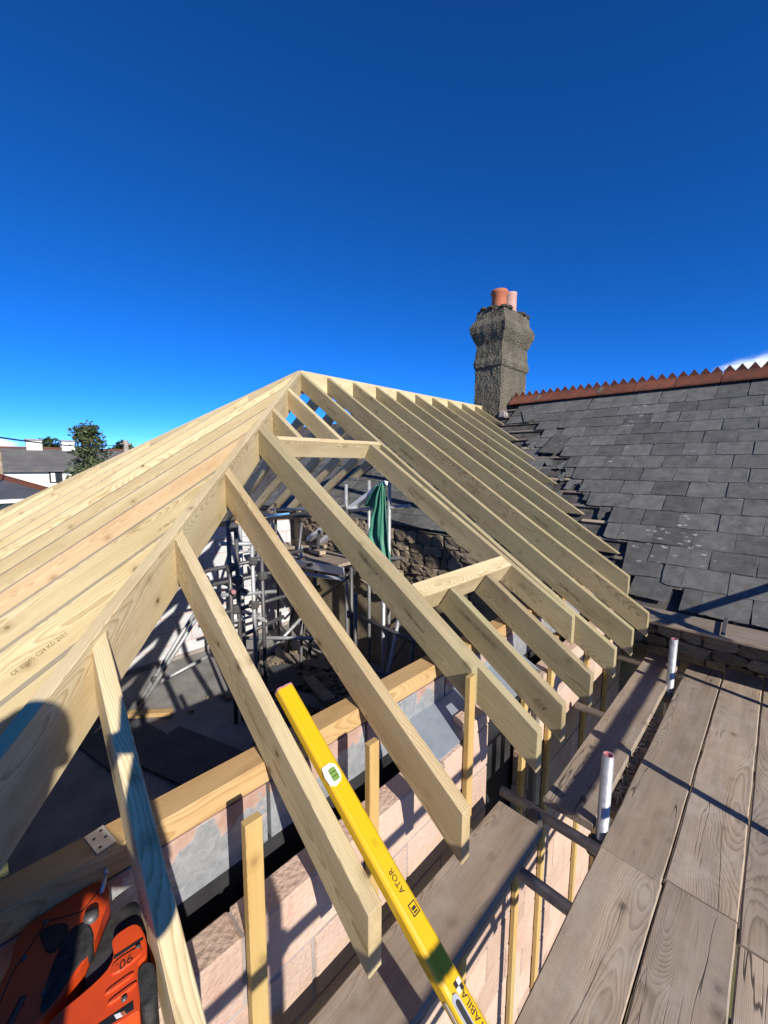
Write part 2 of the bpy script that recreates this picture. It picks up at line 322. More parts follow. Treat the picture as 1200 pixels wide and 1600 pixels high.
def place(o, parent=None, mw=None):
    link(o, parent)
    if mw is not None:
        if parent is not None:
            pw = Matrix.Translation(parent.location) if parent.parent is None else None
            base = world_of(parent)
            o.matrix_local = base.inverted() @ mw
        else: o.matrix_world = mw
    elif parent is not None:
        o.matrix_local = world_of(parent).inverted()
    return o
def world_of(o):
    m = o.matrix_basis.copy()
    p = o.parent
    while p is not None:
        m = p.matrix_basis @ m; p = p.parent
    return m
def frame(org, x, y=None, z=None):
    x = Vector(x).normalized()
    if y is not None: y = Vector(y).normalized(); z = x.cross(y).normalized(); y = z.cross(x)
    else: z = Vector(z).normalized(); y = z.cross(x).normalized(); z = x.cross(y)
    o = Vector(org)
    return Matrix(((x.x, y.x, z.x, o.x), (x.y, y.y, z.y, o.y), (x.z, y.z, z.z, o.z), (0, 0, 0, 1)))
HEXF = [(0, 1, 2, 3), (4, 7, 6, 5), (0, 4, 5, 1), (1, 5, 6, 2), (2, 6, 7, 3), (3, 7, 4, 0)]
def hexa(name, P, mat, parent, mw, bevel=0.002):
    """P: 8 world points (bottom ring, top ring); stored in the frame mw"""
    inv = mw.inverted()
    return mesh_obj(name, [inv @ Vector(p) for p in P], HEXF, mat, parent, mw, bevel=bevel)
def box(name, lo, hi, mat, parent=None, bevel=0.003, org=None):
    lo = Vector(lo); hi = Vector(hi); c = Vector(org) if org else (lo + hi) / 2
    P = [(lo.x, lo.y, lo.z), (hi.x, lo.y, lo.z), (hi.x, hi.y, lo.z), (lo.x, hi.y, lo.z), (lo.x, lo.y, hi.z), (hi.x, lo.y, hi.z), (hi.x, hi.y, hi.z), (lo.x, hi.y, hi.z)]
    # long axis becomes local X so the grain follows it
    d = hi - lo; k = max(range(3), key=lambda i: d[i])
    ax = [Vector((1, 0, 0)), Vector((0, 1, 0)), Vector((0, 0, 1))]
    mw = frame(c, ax[k], y=ax[(k + 1) % 3])
    return hexa(name, P, mat, parent, mw, bevel)
def beam(name, p0, p1, w, h, mat, parent=None, up=(0, 0, 1), bevel=0.002, centre=True):
    p0 = Vector(p0); p1 = Vector(p1); mw = frame(p0, p1 - p0, z=up) ; L = (p1 - p0).length
    z0, z1 = (-h / 2, h / 2) if centre else (-h, 0)
    V = [(0, -w / 2, z0), (L, -w / 2, z0), (L, w / 2, z0), (0, w / 2, z0), (0, -w / 2, z1), (L, -w / 2, z1), (L, w / 2, z1), (0, w / 2, z1)]
    return mesh_obj(name, V, HEXF, mat, parent, mw, bevel=bevel)
def tube(name, p0, p1, r, mat, parent=None, n=16, hollow=False):
    p0 = Vector(p0); p1 = Vector(p1); d = p1 - p0
    mw = frame(p0, d, z=(0, 0, 1) if abs(d.normalized().z) < 0.9 else (0, 1, 0)); L = d.length
    V = []; F = []
    rings = [(0, r), (L, r)] + ([(L, r * .82), (L - min(0.12, L * .4), r * .82)] if hollow else [])
    for (x, q) in rings:
        for i in range(n): a = 2 * math.pi * i / n; V.append((x, q * math.cos(a), q * math.sin(a)))
    for k in range(len(rings) - 1):
        for i in range(n): j = (i + 1) % n; F.append((k * n + i, k * n + j, (k + 1) * n + j, (k + 1) * n + i))
    F.append(tuple(range(n))[::-1]); F.append(tuple(range((len(rings) - 1) * n, len(rings) * n)))
    o = mesh_obj(name, V, F, mat, parent, mw)
    for p in o.data.polygons: p.use_smooth = len(p.vertices) == 4
    return o
def lathe(name, prof, mat, parent, mw, n=24):
    V = []; F = []
    for (r, z) in prof:
        for i in range(n): a = 2 * math.pi * i / n; V.append((r * math.cos(a), r * math.sin(a), z))
    for k in range(len(prof) - 1):
        for i in range(n): j = (i + 1) % n; F.append((k * n + i, k * n + j, (k + 1) * n + j, (k + 1) * n + i))
    return mesh_obj(name, V, F, mat, parent, mw, smooth=True)
def prism(name, poly, h, mat, parent, mw, bevel=0.0, seg=2):
    """polygon in the local XY plane, extruded from 0 to h"""
    n = len(poly); V = [(x, y, 0) for x, y in poly] + [(x, y, h) for x, y in poly]
    F = [tuple(range(n))[::-1], tuple(range(n, 2 * n))] + [(i, (i + 1) % n, n + (i + 1) % n, n + i) for i in range(n)]
    me = bpy.data.meshes.new(name); me.from_pydata(V, [], F)
    bm = bmesh.new(); bm.from_mesh(me); bmesh.ops.recalc_face_normals(bm, faces=bm.faces)
    if bevel: bmesh.ops.bevel(bm, geom=[e for e in bm.edges], offset=bevel, segments=seg, affect='EDGES', clamp_overlap=True)
    bm.to_mesh(me); bm.free(); me.materials.append(M[mat])
    if bevel:
        for p in me.polygons: p.use_smooth = True
        try: me.set_sharp_from_angle(angle=R(40))
        except Exception: pass
    return place(bpy.data.objects.new(name, me), parent, mw)
_txt = {}
def text(name, s, size, mat, parent, mw, shear=0.0, align='LEFT', space=1.0):
    key = (s, size, shear, align, space)
    if key not in _txt:
        cu = bpy.data.curves.new('t', 'FONT'); cu.body = s; cu.size = size; cu.shear = shear; cu.align_x = align; cu.align_y = 'CENTER'; cu.resolution_u = 2; cu.space_character = space
        o = bpy.data.objects.new('t', cu); COL.objects.link(o)
        dg = bpy.context.evaluated_depsgraph_get(); dg.update()
        _txt[key] = bpy.data.meshes.new_from_object(o.evaluated_get(dg)); bpy.data.objects.remove(o); bpy.data.curves.remove(cu)
    me = _txt[key].copy(); me.name = name; me.materials.clear(); me.materials.append(M[mat])
    return place(bpy.data.objects.new(name, me), parent, mw)

# ------------------------------------------------------------------ numbers of the place
TP = 0.64345; PITCH = math.atan(TP); CP, SP = math.cos(PITCH), math.sin(PITCH)
T = 0.0235               # half a rafter's thickness
VD = 0.183               # rafter depth measured plumb
TAIL = 3.297
EA, EB = -3.08114, 0.751925   # old roof: z = EA + EB * y
DECK = -2.60
FLOOR = -4.12
GROUND = -5.3

# ------------------------------------------------------------------ ground, floor
g = mesh_obj('ground', [(-400, -400, GROUND), (400, -400, GROUND), (400, 400, GROUND), (-400, 400, GROUND)], [(0, 1, 2, 3)], 'ground'); tag(g, kind='structure')
f = box('floor', (-2.69, -2.69, FLOOR - 0.2), (2.63, 1.55, FLOOR), 'floor', bevel=0.0); tag(f, kind='structure')

# ------------------------------------------------------------------ the timber roof frame
roof = empty('roof_frame', (0, 0, -2.0), 'new pale timber hip roof frame of rafters, hip and ridge over block walls', 'roof frame')
def rafter(name, dirv, side, h0, h1, t0, t1, s0, s1, mat='rafter', off=0.0, cutb=None, vd=VD, cuth=0.0):
    """dirv: plan direction of fall; side: plan direction of +thickness; h0/h1 head distance on the -/+ side, t0/t1 tail
    distance; s0/s1: offset along side of the centre at head / tail; cutb: level cut length taken off the bottom of the tail"""
    dirv = Vector((*dirv, 0)); side = Vector((*side, 0))
    def pt(d, s, dz): return dirv * d + side * s + Vector((0, 0, -d * TP + off + dz))
    b0 = cuth; bt = cutb or 0.0
    P = [pt(h0 - b0, s0 - T, -vd), pt(t0 - bt, s1 - T, -vd), pt(t1 - bt, s1 + T, -vd), pt(h1 - b0, s0 + T, -vd),
         pt(h0, s0 - T, 0), pt(t0, s1 - T, 0), pt(t1, s1 + T, 0), pt(h1, s0 + T, 0)]
    if side.cross(Vector((0, 0, 1))).dot(dirv) > 0: pass
    u = (dirv * 1.0 + Vector((0, 0, -TP))).normalized()
    mw = frame(P[4] * 0.5 + P[7] * 0.5, u, y=side)
    return hexa(name, P, mat, roof, mw, 0.0025)
HO = 0.0335              # jack head clear of the hip's side
marks = []
# right-hand slope: rafters fall towards +X, thickness along +Y
X, Yd = (1, 0), (0, 1)
jacks = {'J1': (-2.40, -2.435), 'J2': (-2.025, -2.02), 'J3': (-1.606, -1.61)}
RA = {}
RA['J0'] = rafter('jack_rafter', X, Yd, 2.80 + T + HO, 2.80 - T + HO, TAIL, TAIL, -2.80, -2.80)
for k, (a, b) in jacks.items():
    RA[k] = rafter('jack_rafter', X, Yd, -a + T + HO, -a - T + HO, TAIL, TAIL, a, b, mat='rafter_brown' if k == 'J3' else 'rafter')
RA['J4'] = rafter('jack_rafter', X, Yd, 1.137 + T + HO, 1.137 - T + HO, 3.006, 3.006, -1.137, -1.107, mat='rafter_shaded')
RA['A'] = rafter('jack_rafter', X, Yd, 1.088 + T + HO, 1.088 - T + HO, TAIL, TAIL, -1.088, -1.058, mat='rafter_shaded')
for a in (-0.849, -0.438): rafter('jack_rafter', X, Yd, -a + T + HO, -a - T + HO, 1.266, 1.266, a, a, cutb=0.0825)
RA['B'] = rafter('jack_rafter', X, Yd, 2.652, 2.652, TAIL, TAIL, -0.785, -0.793, mat='rafter_shaded', cuth=0.0815)
RA['C'] = rafter('jack_rafter', X, Yd, 2.652, 2.652, TAIL, TAIL, -0.398, -0.41, mat='rafter_shaded', cuth=0.0815)
RA['D'] = rafter('jack_rafter', X, Yd, 1.31, 1.31, 3.06, 3.06, -0.125, -0.0335, mat='rafter_shaded', cuth=0.0815)
tails = {0: (0.012, 0.0155), 1: (0.40, 0.4145), 2: (0.80, 0.85), 3: (1.2, 1.262)}
for n in range(0, 10):
    y = 0.4 * n
    a, b = tails.get(n, (y, y + 0.03))
    if n <= 2: t = TAIL; cb = 0
    elif n == 3: t = 3.06; cb = 0
    else:
        t = -(EA + EB * b) / TP - 0.0; cb = VD / TP
        if t < 0.2: continue
    if cb: cb = min(cb, t - 0.05)
    RA['K%d' % n] = rafter('rafter', X, Yd, 0.014, 0.014, t, t, a, b, mat='rafter_shaded', cutb=cb)
# opposite slope
XN = (-1, 0)
for n in range(-7, 10):
    y = 0.4 * n
    if n < 0: rafter('jack_rafter', XN, Yd, -y + T + HO, -y - T + HO, TAIL, TAIL, y, y)
    else:
        t = TAIL if n <= 3 else -(EA + EB * y) / TP
        if t < 0.3: continue
        rafter('rafter', XN, Yd, 0.014, 0.014, t, t, y, y, cutb=0 if n <= 3 else min(VD / TP, t - .05))
# hip end: rafters fall towards -Y, thickness along +X
YN, Xd = (0, -1), (1, 0)
for n in range(-7, 8):
    x = 0.4 * n + random.uniform(-.012, .012); ax_ = abs(x); sg = 1 if x > 0 else -1
    h0 = ax_ - sg * T + HO; h1 = ax_ + sg * T + HO
    if n == 0: h0 = h1 = 0.05
    o = rafter('jack_rafter', YN, Xd, h0, h1, TAIL, TAIL, x, x, mat='rafter_pink' if n in (3,) else 'rafter')
    RA['L%d' % n] = o
# hips
for sx_ in (1, -1):
    u2 = Vector((sx_, -1, 0)) / math.sqrt(2); sd = Vector((1, sx_, 0)) / math.sqrt(2)
    P = []
    e = 3.36
    for dz in (-0.245, 0.006):
        for (q, s_) in ((0.0, -T), (e * math.sqrt(2), -T), (e * math.sqrt(2), T), (0.0, T)):
            p = u2 * q + sd * s_; P.append(Vector((p.x, p.y, -q / math.sqrt(2) * TP + dz)))
    hipo = hexa('hip_rafter', P, 'rafter', roof, frame(P[4], u2 + Vector((0, 0, -TP / math.sqrt(2))), y=sd), 0.0025)
    if sx_ == 1: RA['hip'] = hipo
box('ridge_board', (-0.0125, 0.01, -0.235), (0.0125, 4.09, 0.012), 'rafter', roof, 0.002)
# trimmers across the roof-window opening (square to the slope)
def slope_pt(x, y, o=0.0): return Vector((x + o * SP, y, -x * TP + o * CP))
def trimmer(x0, x1, y0, y1):
    P = []
    for dz in (-0.15, 0.0):
        for (x, y) in ((x0, y0), (x1, y0), (x1, y1), (x0, y1)): P.append(slope_pt(x, y, dz))
    return hexa('trimmer', P, 'rafter', roof, frame(P[4], (0, 1, 0), z=(SP, 0, CP)), 0.0025)
trimmer(1.268, 1.308, -1.085 + T + .004, -0.014)
trimmer(2.566, 2.648, -1.067 + T + .004, -0.068)
# printed grading marks on the timbers
def stamp(key, txt, d, s_off, drop, size, y=None, side=-1, reach=1):
    """on the -Y face of a right-slope rafter: d distance in plan, drop down the face"""
    o = RA[key]; ycen = y
    p = Vector((d, ycen - T - 0.0012, -d * TP - drop))
    u = Vector((CP, 0, -SP)); n_ = Vector((SP, 0, CP))
    text('printed_mark', txt, size, 'ink', o, frame(p, u, y=n_), shear=0.0)
stamp('J4', 'CE 0086/C24', 2.26, 0, 0.055, 0.034, -1.1195)
stamp('J4', 'Timber treated', 2.60, 0, 0.08, 0.026, -1.113)
stamp('B', 'CE 0086 C24 TREATED', 2.72, 0, 0.06, 0.028, -0.7882)
stamp('B', 'C24', 3.17, 0, 0.10, 0.036, -0.793)
stamp('D', 'CE 0086 C24', 1.75, 0, 0.075, 0.032, -0.106)
stamp('D', 'TREATED C24', 2.72, 0, 0.07, 0.028, -0.0535)
for k, d, y in (('K0', 0.5, 0.0128), ('K1', 1.2, 0.405), ('K1', 2.8, 0.4125), ('K2', 1.7, 0.824), ('K3', 2.2, 1.245), ('K4', 1.1, 1.612), ('K0', 2.85, 0.0150)):
    stamp(k, 'CE 0086 C24 KD', d, 0, 0.10, 0.026, y)
def stampL(key, txt, dist, drop, size):
    """on the +X face of a hip-end rafter, text reading up the slope"""
    o = RA[key]; x = o.matrix_local.translation.x + T + 0.0012
    p = Vector((x, -dist, -dist * TP - drop)); u = Vector((0, CP, SP)); n_ = Vector((0, -SP, CP))
    text('printed_mark', txt, size, 'ink', o, frame(p, u, y=n_))
stampL('L5', 'CE 20085 C24 KD 2021', 2.60, 0.10, 0.020)
stampL('L4', 'CE 0086 C24', 1.98, 0.10, 0.020)
stampL('L2', 'CE 0086', 1.52, 0.09, 0.020)
# marks on the right face of the near jacks
for key, d, y in (('J1', 2.62, -2.41), ('J1', 2.95, -2.423)):
    stamp(key, 'C24 KD', d, 0, 0.10, 0.026, y)

# ------------------------------------------------------------------ wall plate, insulation, membrane
wp = empty('wall_plate', (2.75, -0.8, -2.07), 'orange-brown timber wall plate under the rafter feet along the near wall', 'wall plate')
for (a, b) in ((-3.2, -1.055), (-1.045, 1.5)):
    box('plate_length', (2.70, a, -2.068), (2.797, b, -1.992), 'plate', wp, 0.003)
wp2 = empty('wall_plate', (-2.75, -0.8, -2.07), 'timber wall plate on top of the far pale block wall', 'wall plate')
box('plate_length', (-2.80, -3.0, -2.068), (-2.70, 1.5, -1.992), 'plate', wp2, 0.003)
ins = [(-3.15, -2.035, 'leftmost torn foil-faced insulation board below the wall plate, nearest the nail gun'), (-2.03, -1.59, 'torn foil-faced insulation board below the wall plate left of the third jack rafter'),
       (-1.585, -1.045, 'torn foil-faced insulation board below the wall plate just left of the doubled jack rafter'), (-1.04, -0.40, 'foil-faced insulation board below the wall plate under the short trimmed rafters'), (-0.395, 1.35, 'foil-faced insulation board below the wall plate beyond the roof-window opening')]
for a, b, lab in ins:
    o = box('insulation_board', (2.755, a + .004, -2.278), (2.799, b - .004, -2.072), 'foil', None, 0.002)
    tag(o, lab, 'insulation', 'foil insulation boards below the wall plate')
o = box('damp_membrane', (2.752, -3.2, -4.0), (2.785, 1.4, -2.284), 'membrane', None, 0.0); tag(o, 'black membrane lining the wall cavity below the foil insulation', 'membrane')
# loose foil board lying across the cavity
mwf = frame((2.80, -1.36, -2.185), (0, 1, 0), z=(0.42, 0.0, 0.9))
V = []; F = []
P = [(0.0, -0.205, 0), (0.50, -0.205, 0), (0.50, 0.0, 0), (0.0, 0.0, 0)]
o = mesh_obj('foil_offcut', [(x, y, -0.025) for x, y, z in P] + [(x, y, 0.0) for x, y, z in P], HEXF, 'foil_plain', None, mwf, bevel=0.002)
tag(o, 'shiny silver-blue foil insulation offcut lying across the cavity between two jack rafters', 'insulation')
o = mesh_obj('foil_offcut', [(x * .75, y, -0.025) for x, y, z in P] + [(x * .75, y, 0.0) for x, y, z in P], HEXF, 'foil_plain', None, frame((2.80, -0.66, -2.19), (0, 1, 0), z=(0.42, 0, 0.9)), bevel=0.002)
tag(o, 'small silver foil insulation offcut in the cavity below the short trimmed rafters', 'insulation')

# ------------------------------------------------------------------ block walls
def rough_block_mesh(name, l, w, h, mat, k=0):
    """block with broken arrises; local X = length"""
    bm = bmesh.new(); bmesh.ops.create_cube(bm, size=1.0)
    for v in bm.verts: v.co = Vector((v.co.x * l, v.co.y * w, v.co.z * h))
    bmesh.ops.bevel(bm, geom=list(bm.edges), offset=0.005, segments=1, affect='EDGES')
    rnd = random.Random(k)
    for v in bm.verts: v.co += Vector((rnd.uniform(-.0022, .0022), rnd.uniform(-.0015, .0015), rnd.uniform(-.0022, .0022)))
    me = bpy.data.meshes.new(name); bm.to_mesh(me); bm.free(); me.materials.append(M[mat]); return me
_bm = {}
def put_block(parent, mat, lo, hi, axis='y'):
    lo = Vector(lo); hi = Vector(hi); d = hi - lo
    l, w = (d.y, d.x) if axis == 'y' else (d.x, d.y)
    key = (mat, round(l, 3), round(w, 3), round(d.z, 3), random.randrange(4))
    if key not in _bm: _bm[key] = rough_block_mesh('block', key[1], key[2], key[3], mat, hash(key) % 999)
    o = bpy.data.objects.new('block', _bm[key])
    c = (lo + hi) / 2
    mw = frame(c, (0, 1, 0) if axis == 'y' else (1, 0, 0), z=(0, 0, 1))
    return place(o, parent, mw)
def block_wall(name, label, mat, mortar, x0, x1, y0, y1, ztop, zbot, holes=(), axis='y', proud=0.004, shift=0.0):
    """wall of 440 x 215 blocks. axis = direction of the courses"""
    w = empty(name, ((x0 + x1) / 2, (y0 + y1) / 2, zbot), label, 'wall')
    a0, a1 = (y0, y1) if axis == 'y' else (x0, x1)
    k = 0; z = ztop
    while z > zbot + 0.05:
        zb = max(z - 0.215, zbot)
        a = a0 - (0.225 if k % 2 else 0) + shift
        while a < a1:
            s, e = max(a, a0), min(a + 0.44, a1)
            a += 0.45
            if e - s < 0.05: continue
            segs = [(s, e)]
            for (h0, h1, hz0, hz1) in holes:
                if zb < hz1 - 0.03 and z > hz0 + 0.03:
                    ns = []
                    for (p, q) in segs:
                        if q <= h0 or p >= h1: ns.append((p, q)); continue
                        if p < h0: ns.append((p, h0))
                        if q > h1: ns.append((h1, q))
                    segs = ns
            for (p, q) in segs:
                if q - p < 0.04: continue
                j = random.uniform(-.002, .002)
                if axis == 'y': put_block(w, mat, (x0 + j, p, zb), (x1 + j, q, z))
                else: put_block(w, mat, (p, y0 + j, zb), (q, y1 + j, z), 'x')
        z -= 0.225; k += 1
    # mortar core, set back from both faces, split round the openings
    i = 0.006
    def core(a, b, zt, zb):
        if axis == 'y': box('mortar_core', (x0 + i, a, zb), (x1 - i, b, zt), mortar, w, 0.0)
        else: box('mortar_core', (a, y0 + i, zb), (b, y1 - i, zt), mortar, w, 0.0)
    if not holes: core(a0 + .004, a1 - .004, ztop - 0.008, zbot)
    else:
        (h0, h1, hz0, hz1) = holes[0]
        core(a0 + .004, h0 - .004, ztop - .008, zbot); core(h1 + .004, a1 - .004, ztop - .008, zbot); core(h0 - .004, h1 + .004, hz0 - .008, zbot)
    return w
WTOP = -2.285
OW = block_wall('block_wall', 'pinkish concrete block outer wall beside the scaffold boards', 'pinkblock', 'mortar', 2.90, 3.0, -3.25, 1.45, WTOP, GROUND, holes=((-0.95, -0.47, -3.185, -2.0),), shift=0.13)
# short raised blocks and coursing over the opening
box('lintel_block', (2.90, -1.12, WTOP + 0.004), (3.0, -0.945, WTOP + 0.070), 'pinkblock', OW, 0.005)
box('lintel_block', (2.90, -0.60, WTOP - 0.02), (3.0, -0.36, WTOP + 0.050), 'pinkblock', OW, 0.005)
box('lintel', (2.905, -1.0, -2.42), (2.995, -0.43, -2.30), 'membrane', OW, 0.004)
box('opening_dark_sheet', (2.86, -0.95, -3.18), (2.885, -0.47, -2.3), 'membrane', OW, 0.0)  # black sheet painting in the darkness inside the opening
box('door_stud', (2.93, -0.465, -3.1), (3.035, -0.42, -2.2), 'oldwood', OW, 0.003)
bat = [(-2.20, -1.945, 0.048), (-1.765, -1.945, 0.045), (-1.16, -1.945, 0.047), (-0.60, -2.30, 0.045), (-0.245, -2.20, 0.045), (0.42, -2.19, 0.045), (0.92, -2.23, 0.045)]
for (y, zt, wd) in bat:
    box('batten', (3.005, y - wd / 2, GROUND + .3), (3.031, y + wd / 2, zt + random.uniform(-.008, .008)), 'batten', OW, 0.002)
box('plate_offcut', (2.93, -0.155, -2.20), (2.98, -0.02, -2.12), 'plate', OW, 0.003)
IW = block_wall('block_wall', 'inner block wall carrying the near wall plate behind the foil insulation', 'whiteblock', 'mortar', 2.645, 2.745, -2.9, 1.45, -2.072, FLOOR, shift=0.0)
FW = block_wall('block_wall', 'pale grey block wall with reddish mortar joints at the far side of the room', 'whiteblock', 'mortar_red', -2.80, -2.70, -3.0, 1.55, -2.072, FLOOR + 0.06, shift=0.19)
box('skirting_course', (-2.795, -3.0, FLOOR - .02), (-2.692, 1.5, FLOOR + 0.055), 'mortar', FW, 0.003)
HW = block_wall('block_wall', 'block wall under the hip end of the new roof', 'whiteblock', 'mortar', -2.69, 2.64, -2.90, -2.80, -2.072, FLOOR, axis='x')

# ------------------------------------------------------------------ old slate house
house = empty('old_house', (2.5, 4.2, GROUND), 'old house with dark slate roof, terracotta ridge and roughcast chimney', 'house')
nrm = Vector((0, -EB, 1)).normalized(); upv = Vector((0, 1, EB)).normalized()
EC = math.cos(math.atan(EB))
def on(x, y, o=0.0): return Vector((x, y, EA + EB * y)) + nrm * o
HX0, HX1 = -8.0, 7.5
RY = 4.2
# roof body under the slates (old felt and battens show where slates are off)
zr = EA + EB * RY
V = [on(HX0, 1.56, -0.03), on(HX1, 1.56, -0.03), (HX1, RY, zr - .04), (HX0, RY, zr - .04), (HX1, 7.6, zr - 2.56), (HX0, 7.6, zr - 2.56),
     on(HX0, 1.56, -0.10), on(HX1, 1.56, -0.10), (HX1, RY, zr - .14), (HX0, RY, zr - .14), (HX1, 7.6, zr - 2.66), (HX0, 7.6, zr - 2.66)]
rf = mesh_obj('roof', V, [(0, 1, 2, 3), (3, 2, 4, 5), (6, 9, 8, 7), (9, 11, 10, 8), (0, 6, 7, 1), (5, 4, 10, 11), (1, 7, 8, 2), (2, 8, 10, 4), (0, 3, 9, 6), (3, 5, 11, 9)], 'felt', house)
hexa('roof_edge', [on(2.75, 1.20, -.10), on(HX1, 1.20, -.10), on(HX1, 1.555, -.10), on(2.75, 1.555, -.10), on(2.75, 1.20, -.03), on(HX1, 1.20, -.03), on(HX1, 1.555, -.03), on(2.75, 1.555, -.03)], 'felt', house, Matrix.Identity(4), 0.0)
# slate meshes: riven, slightly irregular
def slate_mesh(k, w, l):
    rnd = random.Random(k); th = 0.0055
    nx, ny = 4, 3; V = []; F = []
    for side in (0, 1):
        for j in range(ny + 1):
            for i in range(nx + 1):
                x = (i / nx - .5) * w; y = j / ny * l
                if i in (0, nx): x += rnd.uniform(-.004, .004)
                if j == 0: y += rnd.uniform(-.006, .006)
                if j == 0 and i in (0, nx) and rnd.random() < .35: y += rnd.uniform(.008, .02); x -= math.copysign(rnd.uniform(.0, .006), x)
                V.append((x, y, (th if side else 0) + rnd.uniform(-.0012, .0012) * side))
    N = (nx + 1) * (ny + 1)
    for j in range(ny):
        for i in range(nx):
            a = j * (nx + 1) + i; b = a + 1; c = b + nx + 1; d = a + nx + 1
            F.append((a, d, c, b)); F.append((N + a, N + b, N + c, N + d))
    bd = [i for i in range(nx + 1)] + [(j + 1) * (nx + 1) + nx for j in range(ny)] + [ny * (nx + 1) + i for i in range(nx - 1, -1, -1)] + [j * (nx + 1) for j in range(ny - 1, 0, -1)]
    for q in range(len(bd)):
        a, b = bd[q], bd[(q + 1) % len(bd)]; F.append((a, b, N + b, N + a))
    me = bpy.data.meshes.new('slate'); me.from_pydata(V, [], F); me.validate()
    bm = bmesh.new(); bm.from_mesh(me); bmesh.ops.recalc_face_normals(bm, faces=bm.faces); bm.to_mesh(me); bm.free()
    me.materials.append(M['slate']); return me
SW = 0.296
SLM = [slate_mesh(k, SW - 0.007, 0.44) for k in range(14)]
SLN = [slate_mesh(50 + k, SW * .55, 0.44) for k in range(4)]
gauge = 0.1845
left = [3.47, 3.29, 3.155, 2.722, 2.66, 2.422, 2.269, 2.11, 1.945, 1.803, 1.377, 1.344, 1.168, 0.617, 0.55]
def slate(x, y, meshes, tw=0.0, lift=0.0, slide=0.0):
    o = bpy.data.objects.new('slate', random.choice(meshes))
    v = (upv - nrm * 0.028).normalized()                      # tail kicked up on the course below
    mw = frame(on(x, y - slide, 0.014 + lift), (1, 0, 0), y=v) @ Matrix.Rotation(tw, 4, 'Z')
    return place(o, rf, mw)
nsl = 0
for k in range(15):
    y = 1.215 + gauge * k
    x = left[k] + SW / 2
    # keep the half-bond of the courses where it can be kept
    ph = (0.14 if k % 2 else 0.0)
    grid = math.ceil((left[k] - ph) / SW) * SW + ph
    gap = grid - left[k]
    if gap > 0.07:
        slate(left[k] + min(gap, SW * .55) / 2, y, SLN, random.uniform(-.02, .02))
    xx = grid + SW / 2
    while xx < 5.3:
        slate(xx + random.uniform(-.004, .004), y + random.uniform(-.005, .005), SLM, random.uniform(-.008, .008), random.uniform(0, .003)); xx += SW; nsl += 1
# slipped / tilted slates at the stripped edge
slate(1.62, 2.93, SLM, -0.16, 0.03, 0.02); slate(1.0, 3.62, SLN, 0.5, 0.02); slate(3.10, 1.50, SLM, 0.10, 0.0, 0.06); slate(3.2, 1.28, SLM, -0.05, -0.004, 0.02)
# slates left on the old roof under the new rafters
for k in range(2, 9):
    y = 1.215 + gauge * k
    x = -4.3 + (SW / 2 if k % 2 else 0)
    xe = (-(EA + EB * y) / TP) - 0.30
    while x < min(xe, 2.0):
        if random.random() > 0.04: slate(x, y, SLM, random.uniform(-.01, .01))
        x += SW
# slating battens in the stripped strip
for k in range(0, 15):
    y = 1.215 + gauge * k + 0.19; vx = -(EA + EB * y) / TP
    if y > 4.0: continue
    a = on(vx - 0.05 + random.uniform(-.05, .05), y, 0.0); b = on(left[k] + 0.12, y, 0.0)
    beam('slating_batten', a - nrm * .008, b - nrm * .008, 0.038, 0.02, 'oldwood' if k % 3 else 'scrapwood', rf, up=nrm)
# broken slates and grit under the batten ends
for k in range(26):
    y = random.uniform(1.3, 3.7); vx = -(EA + EB * y) / TP; x = vx + random.uniform(0.03, 0.30)
    o = place(bpy.data.objects.new('slate_fragment', SLN[k % 4]), rf, frame(on(x, y, 0.004), (1, 0, 0), y=upv) @ Matrix.Rotation(random.uniform(-.7, .7), 4, 'Z') @ Matrix.Scale(random.uniform(.25, .6), 4))
# cresting ridge tiles
def ridge_tile(x0, L, mat='terracotta'):
    V = []; F = []
    prof = [(-0.17, -0.105), (-0.165, -0.085), (-0.03, 0.02), (-0.012, 0.05), (0.012, 0.05), (0.03, 0.02), (0.165, -0.085), (0.17, -0.105)]
    n = len(prof)
    for x in (0.003, L - .003):
        for (y, z) in prof: V.append((x, y, z))
    for i in range(n): F.append((i, (i + 1) % n, n + (i + 1) % n, n + i))
    F.append(tuple(range(n))[::-1]); F.append(tuple(range(n, 2 * n)))
    nt = 4; w = L / nt
    for t in range(nt):
        b = len(V); c = (t + .5) * w
        for y in (-.011, .011):
            V += [(c - w / 2 + .002, y, .049), (c + w / 2 - .002, y, .049), (c + .004, y, .123), (c - .004, y, .123)]
        F += [(b, b + 1, b + 2, b + 3), (b + 7, b + 6, b + 5, b + 4), (b, b + 4, b + 5, b + 1), (b + 1, b + 5, b + 6, b + 2), (b + 2, b + 6, b + 7, b + 3), (b + 3, b + 7, b + 4, b)]
    o = mesh_obj('ridge_tile', V, F, mat, house, Matrix.Translation((x0, RY, zr + 0.045)) @ Matrix.Rotation(random.uniform(-.006, .006), 4, 'Y'))
    return o
x = 0.40
while x < 6.4: ridge_tile(x, 0.475); x += 0.478
for x in (0.86, 1.82):   # mortar dabs at joints
    mesh_obj('mortar_dab', [(-.05, -.19, -.07), (.05, -.19, -.08), (.06, -.02, .06), (-.04, -.02, .07), (-.05, -.15, -.09), (.05, -.15, -.1), (.06, .02, .05), (-.04, .02, .06)], HEXF, 'roughcast', house, Matrix.Translation((x + .02, RY, zr + .035)) @ Matrix.Scale(.8, 4), bevel=.02)
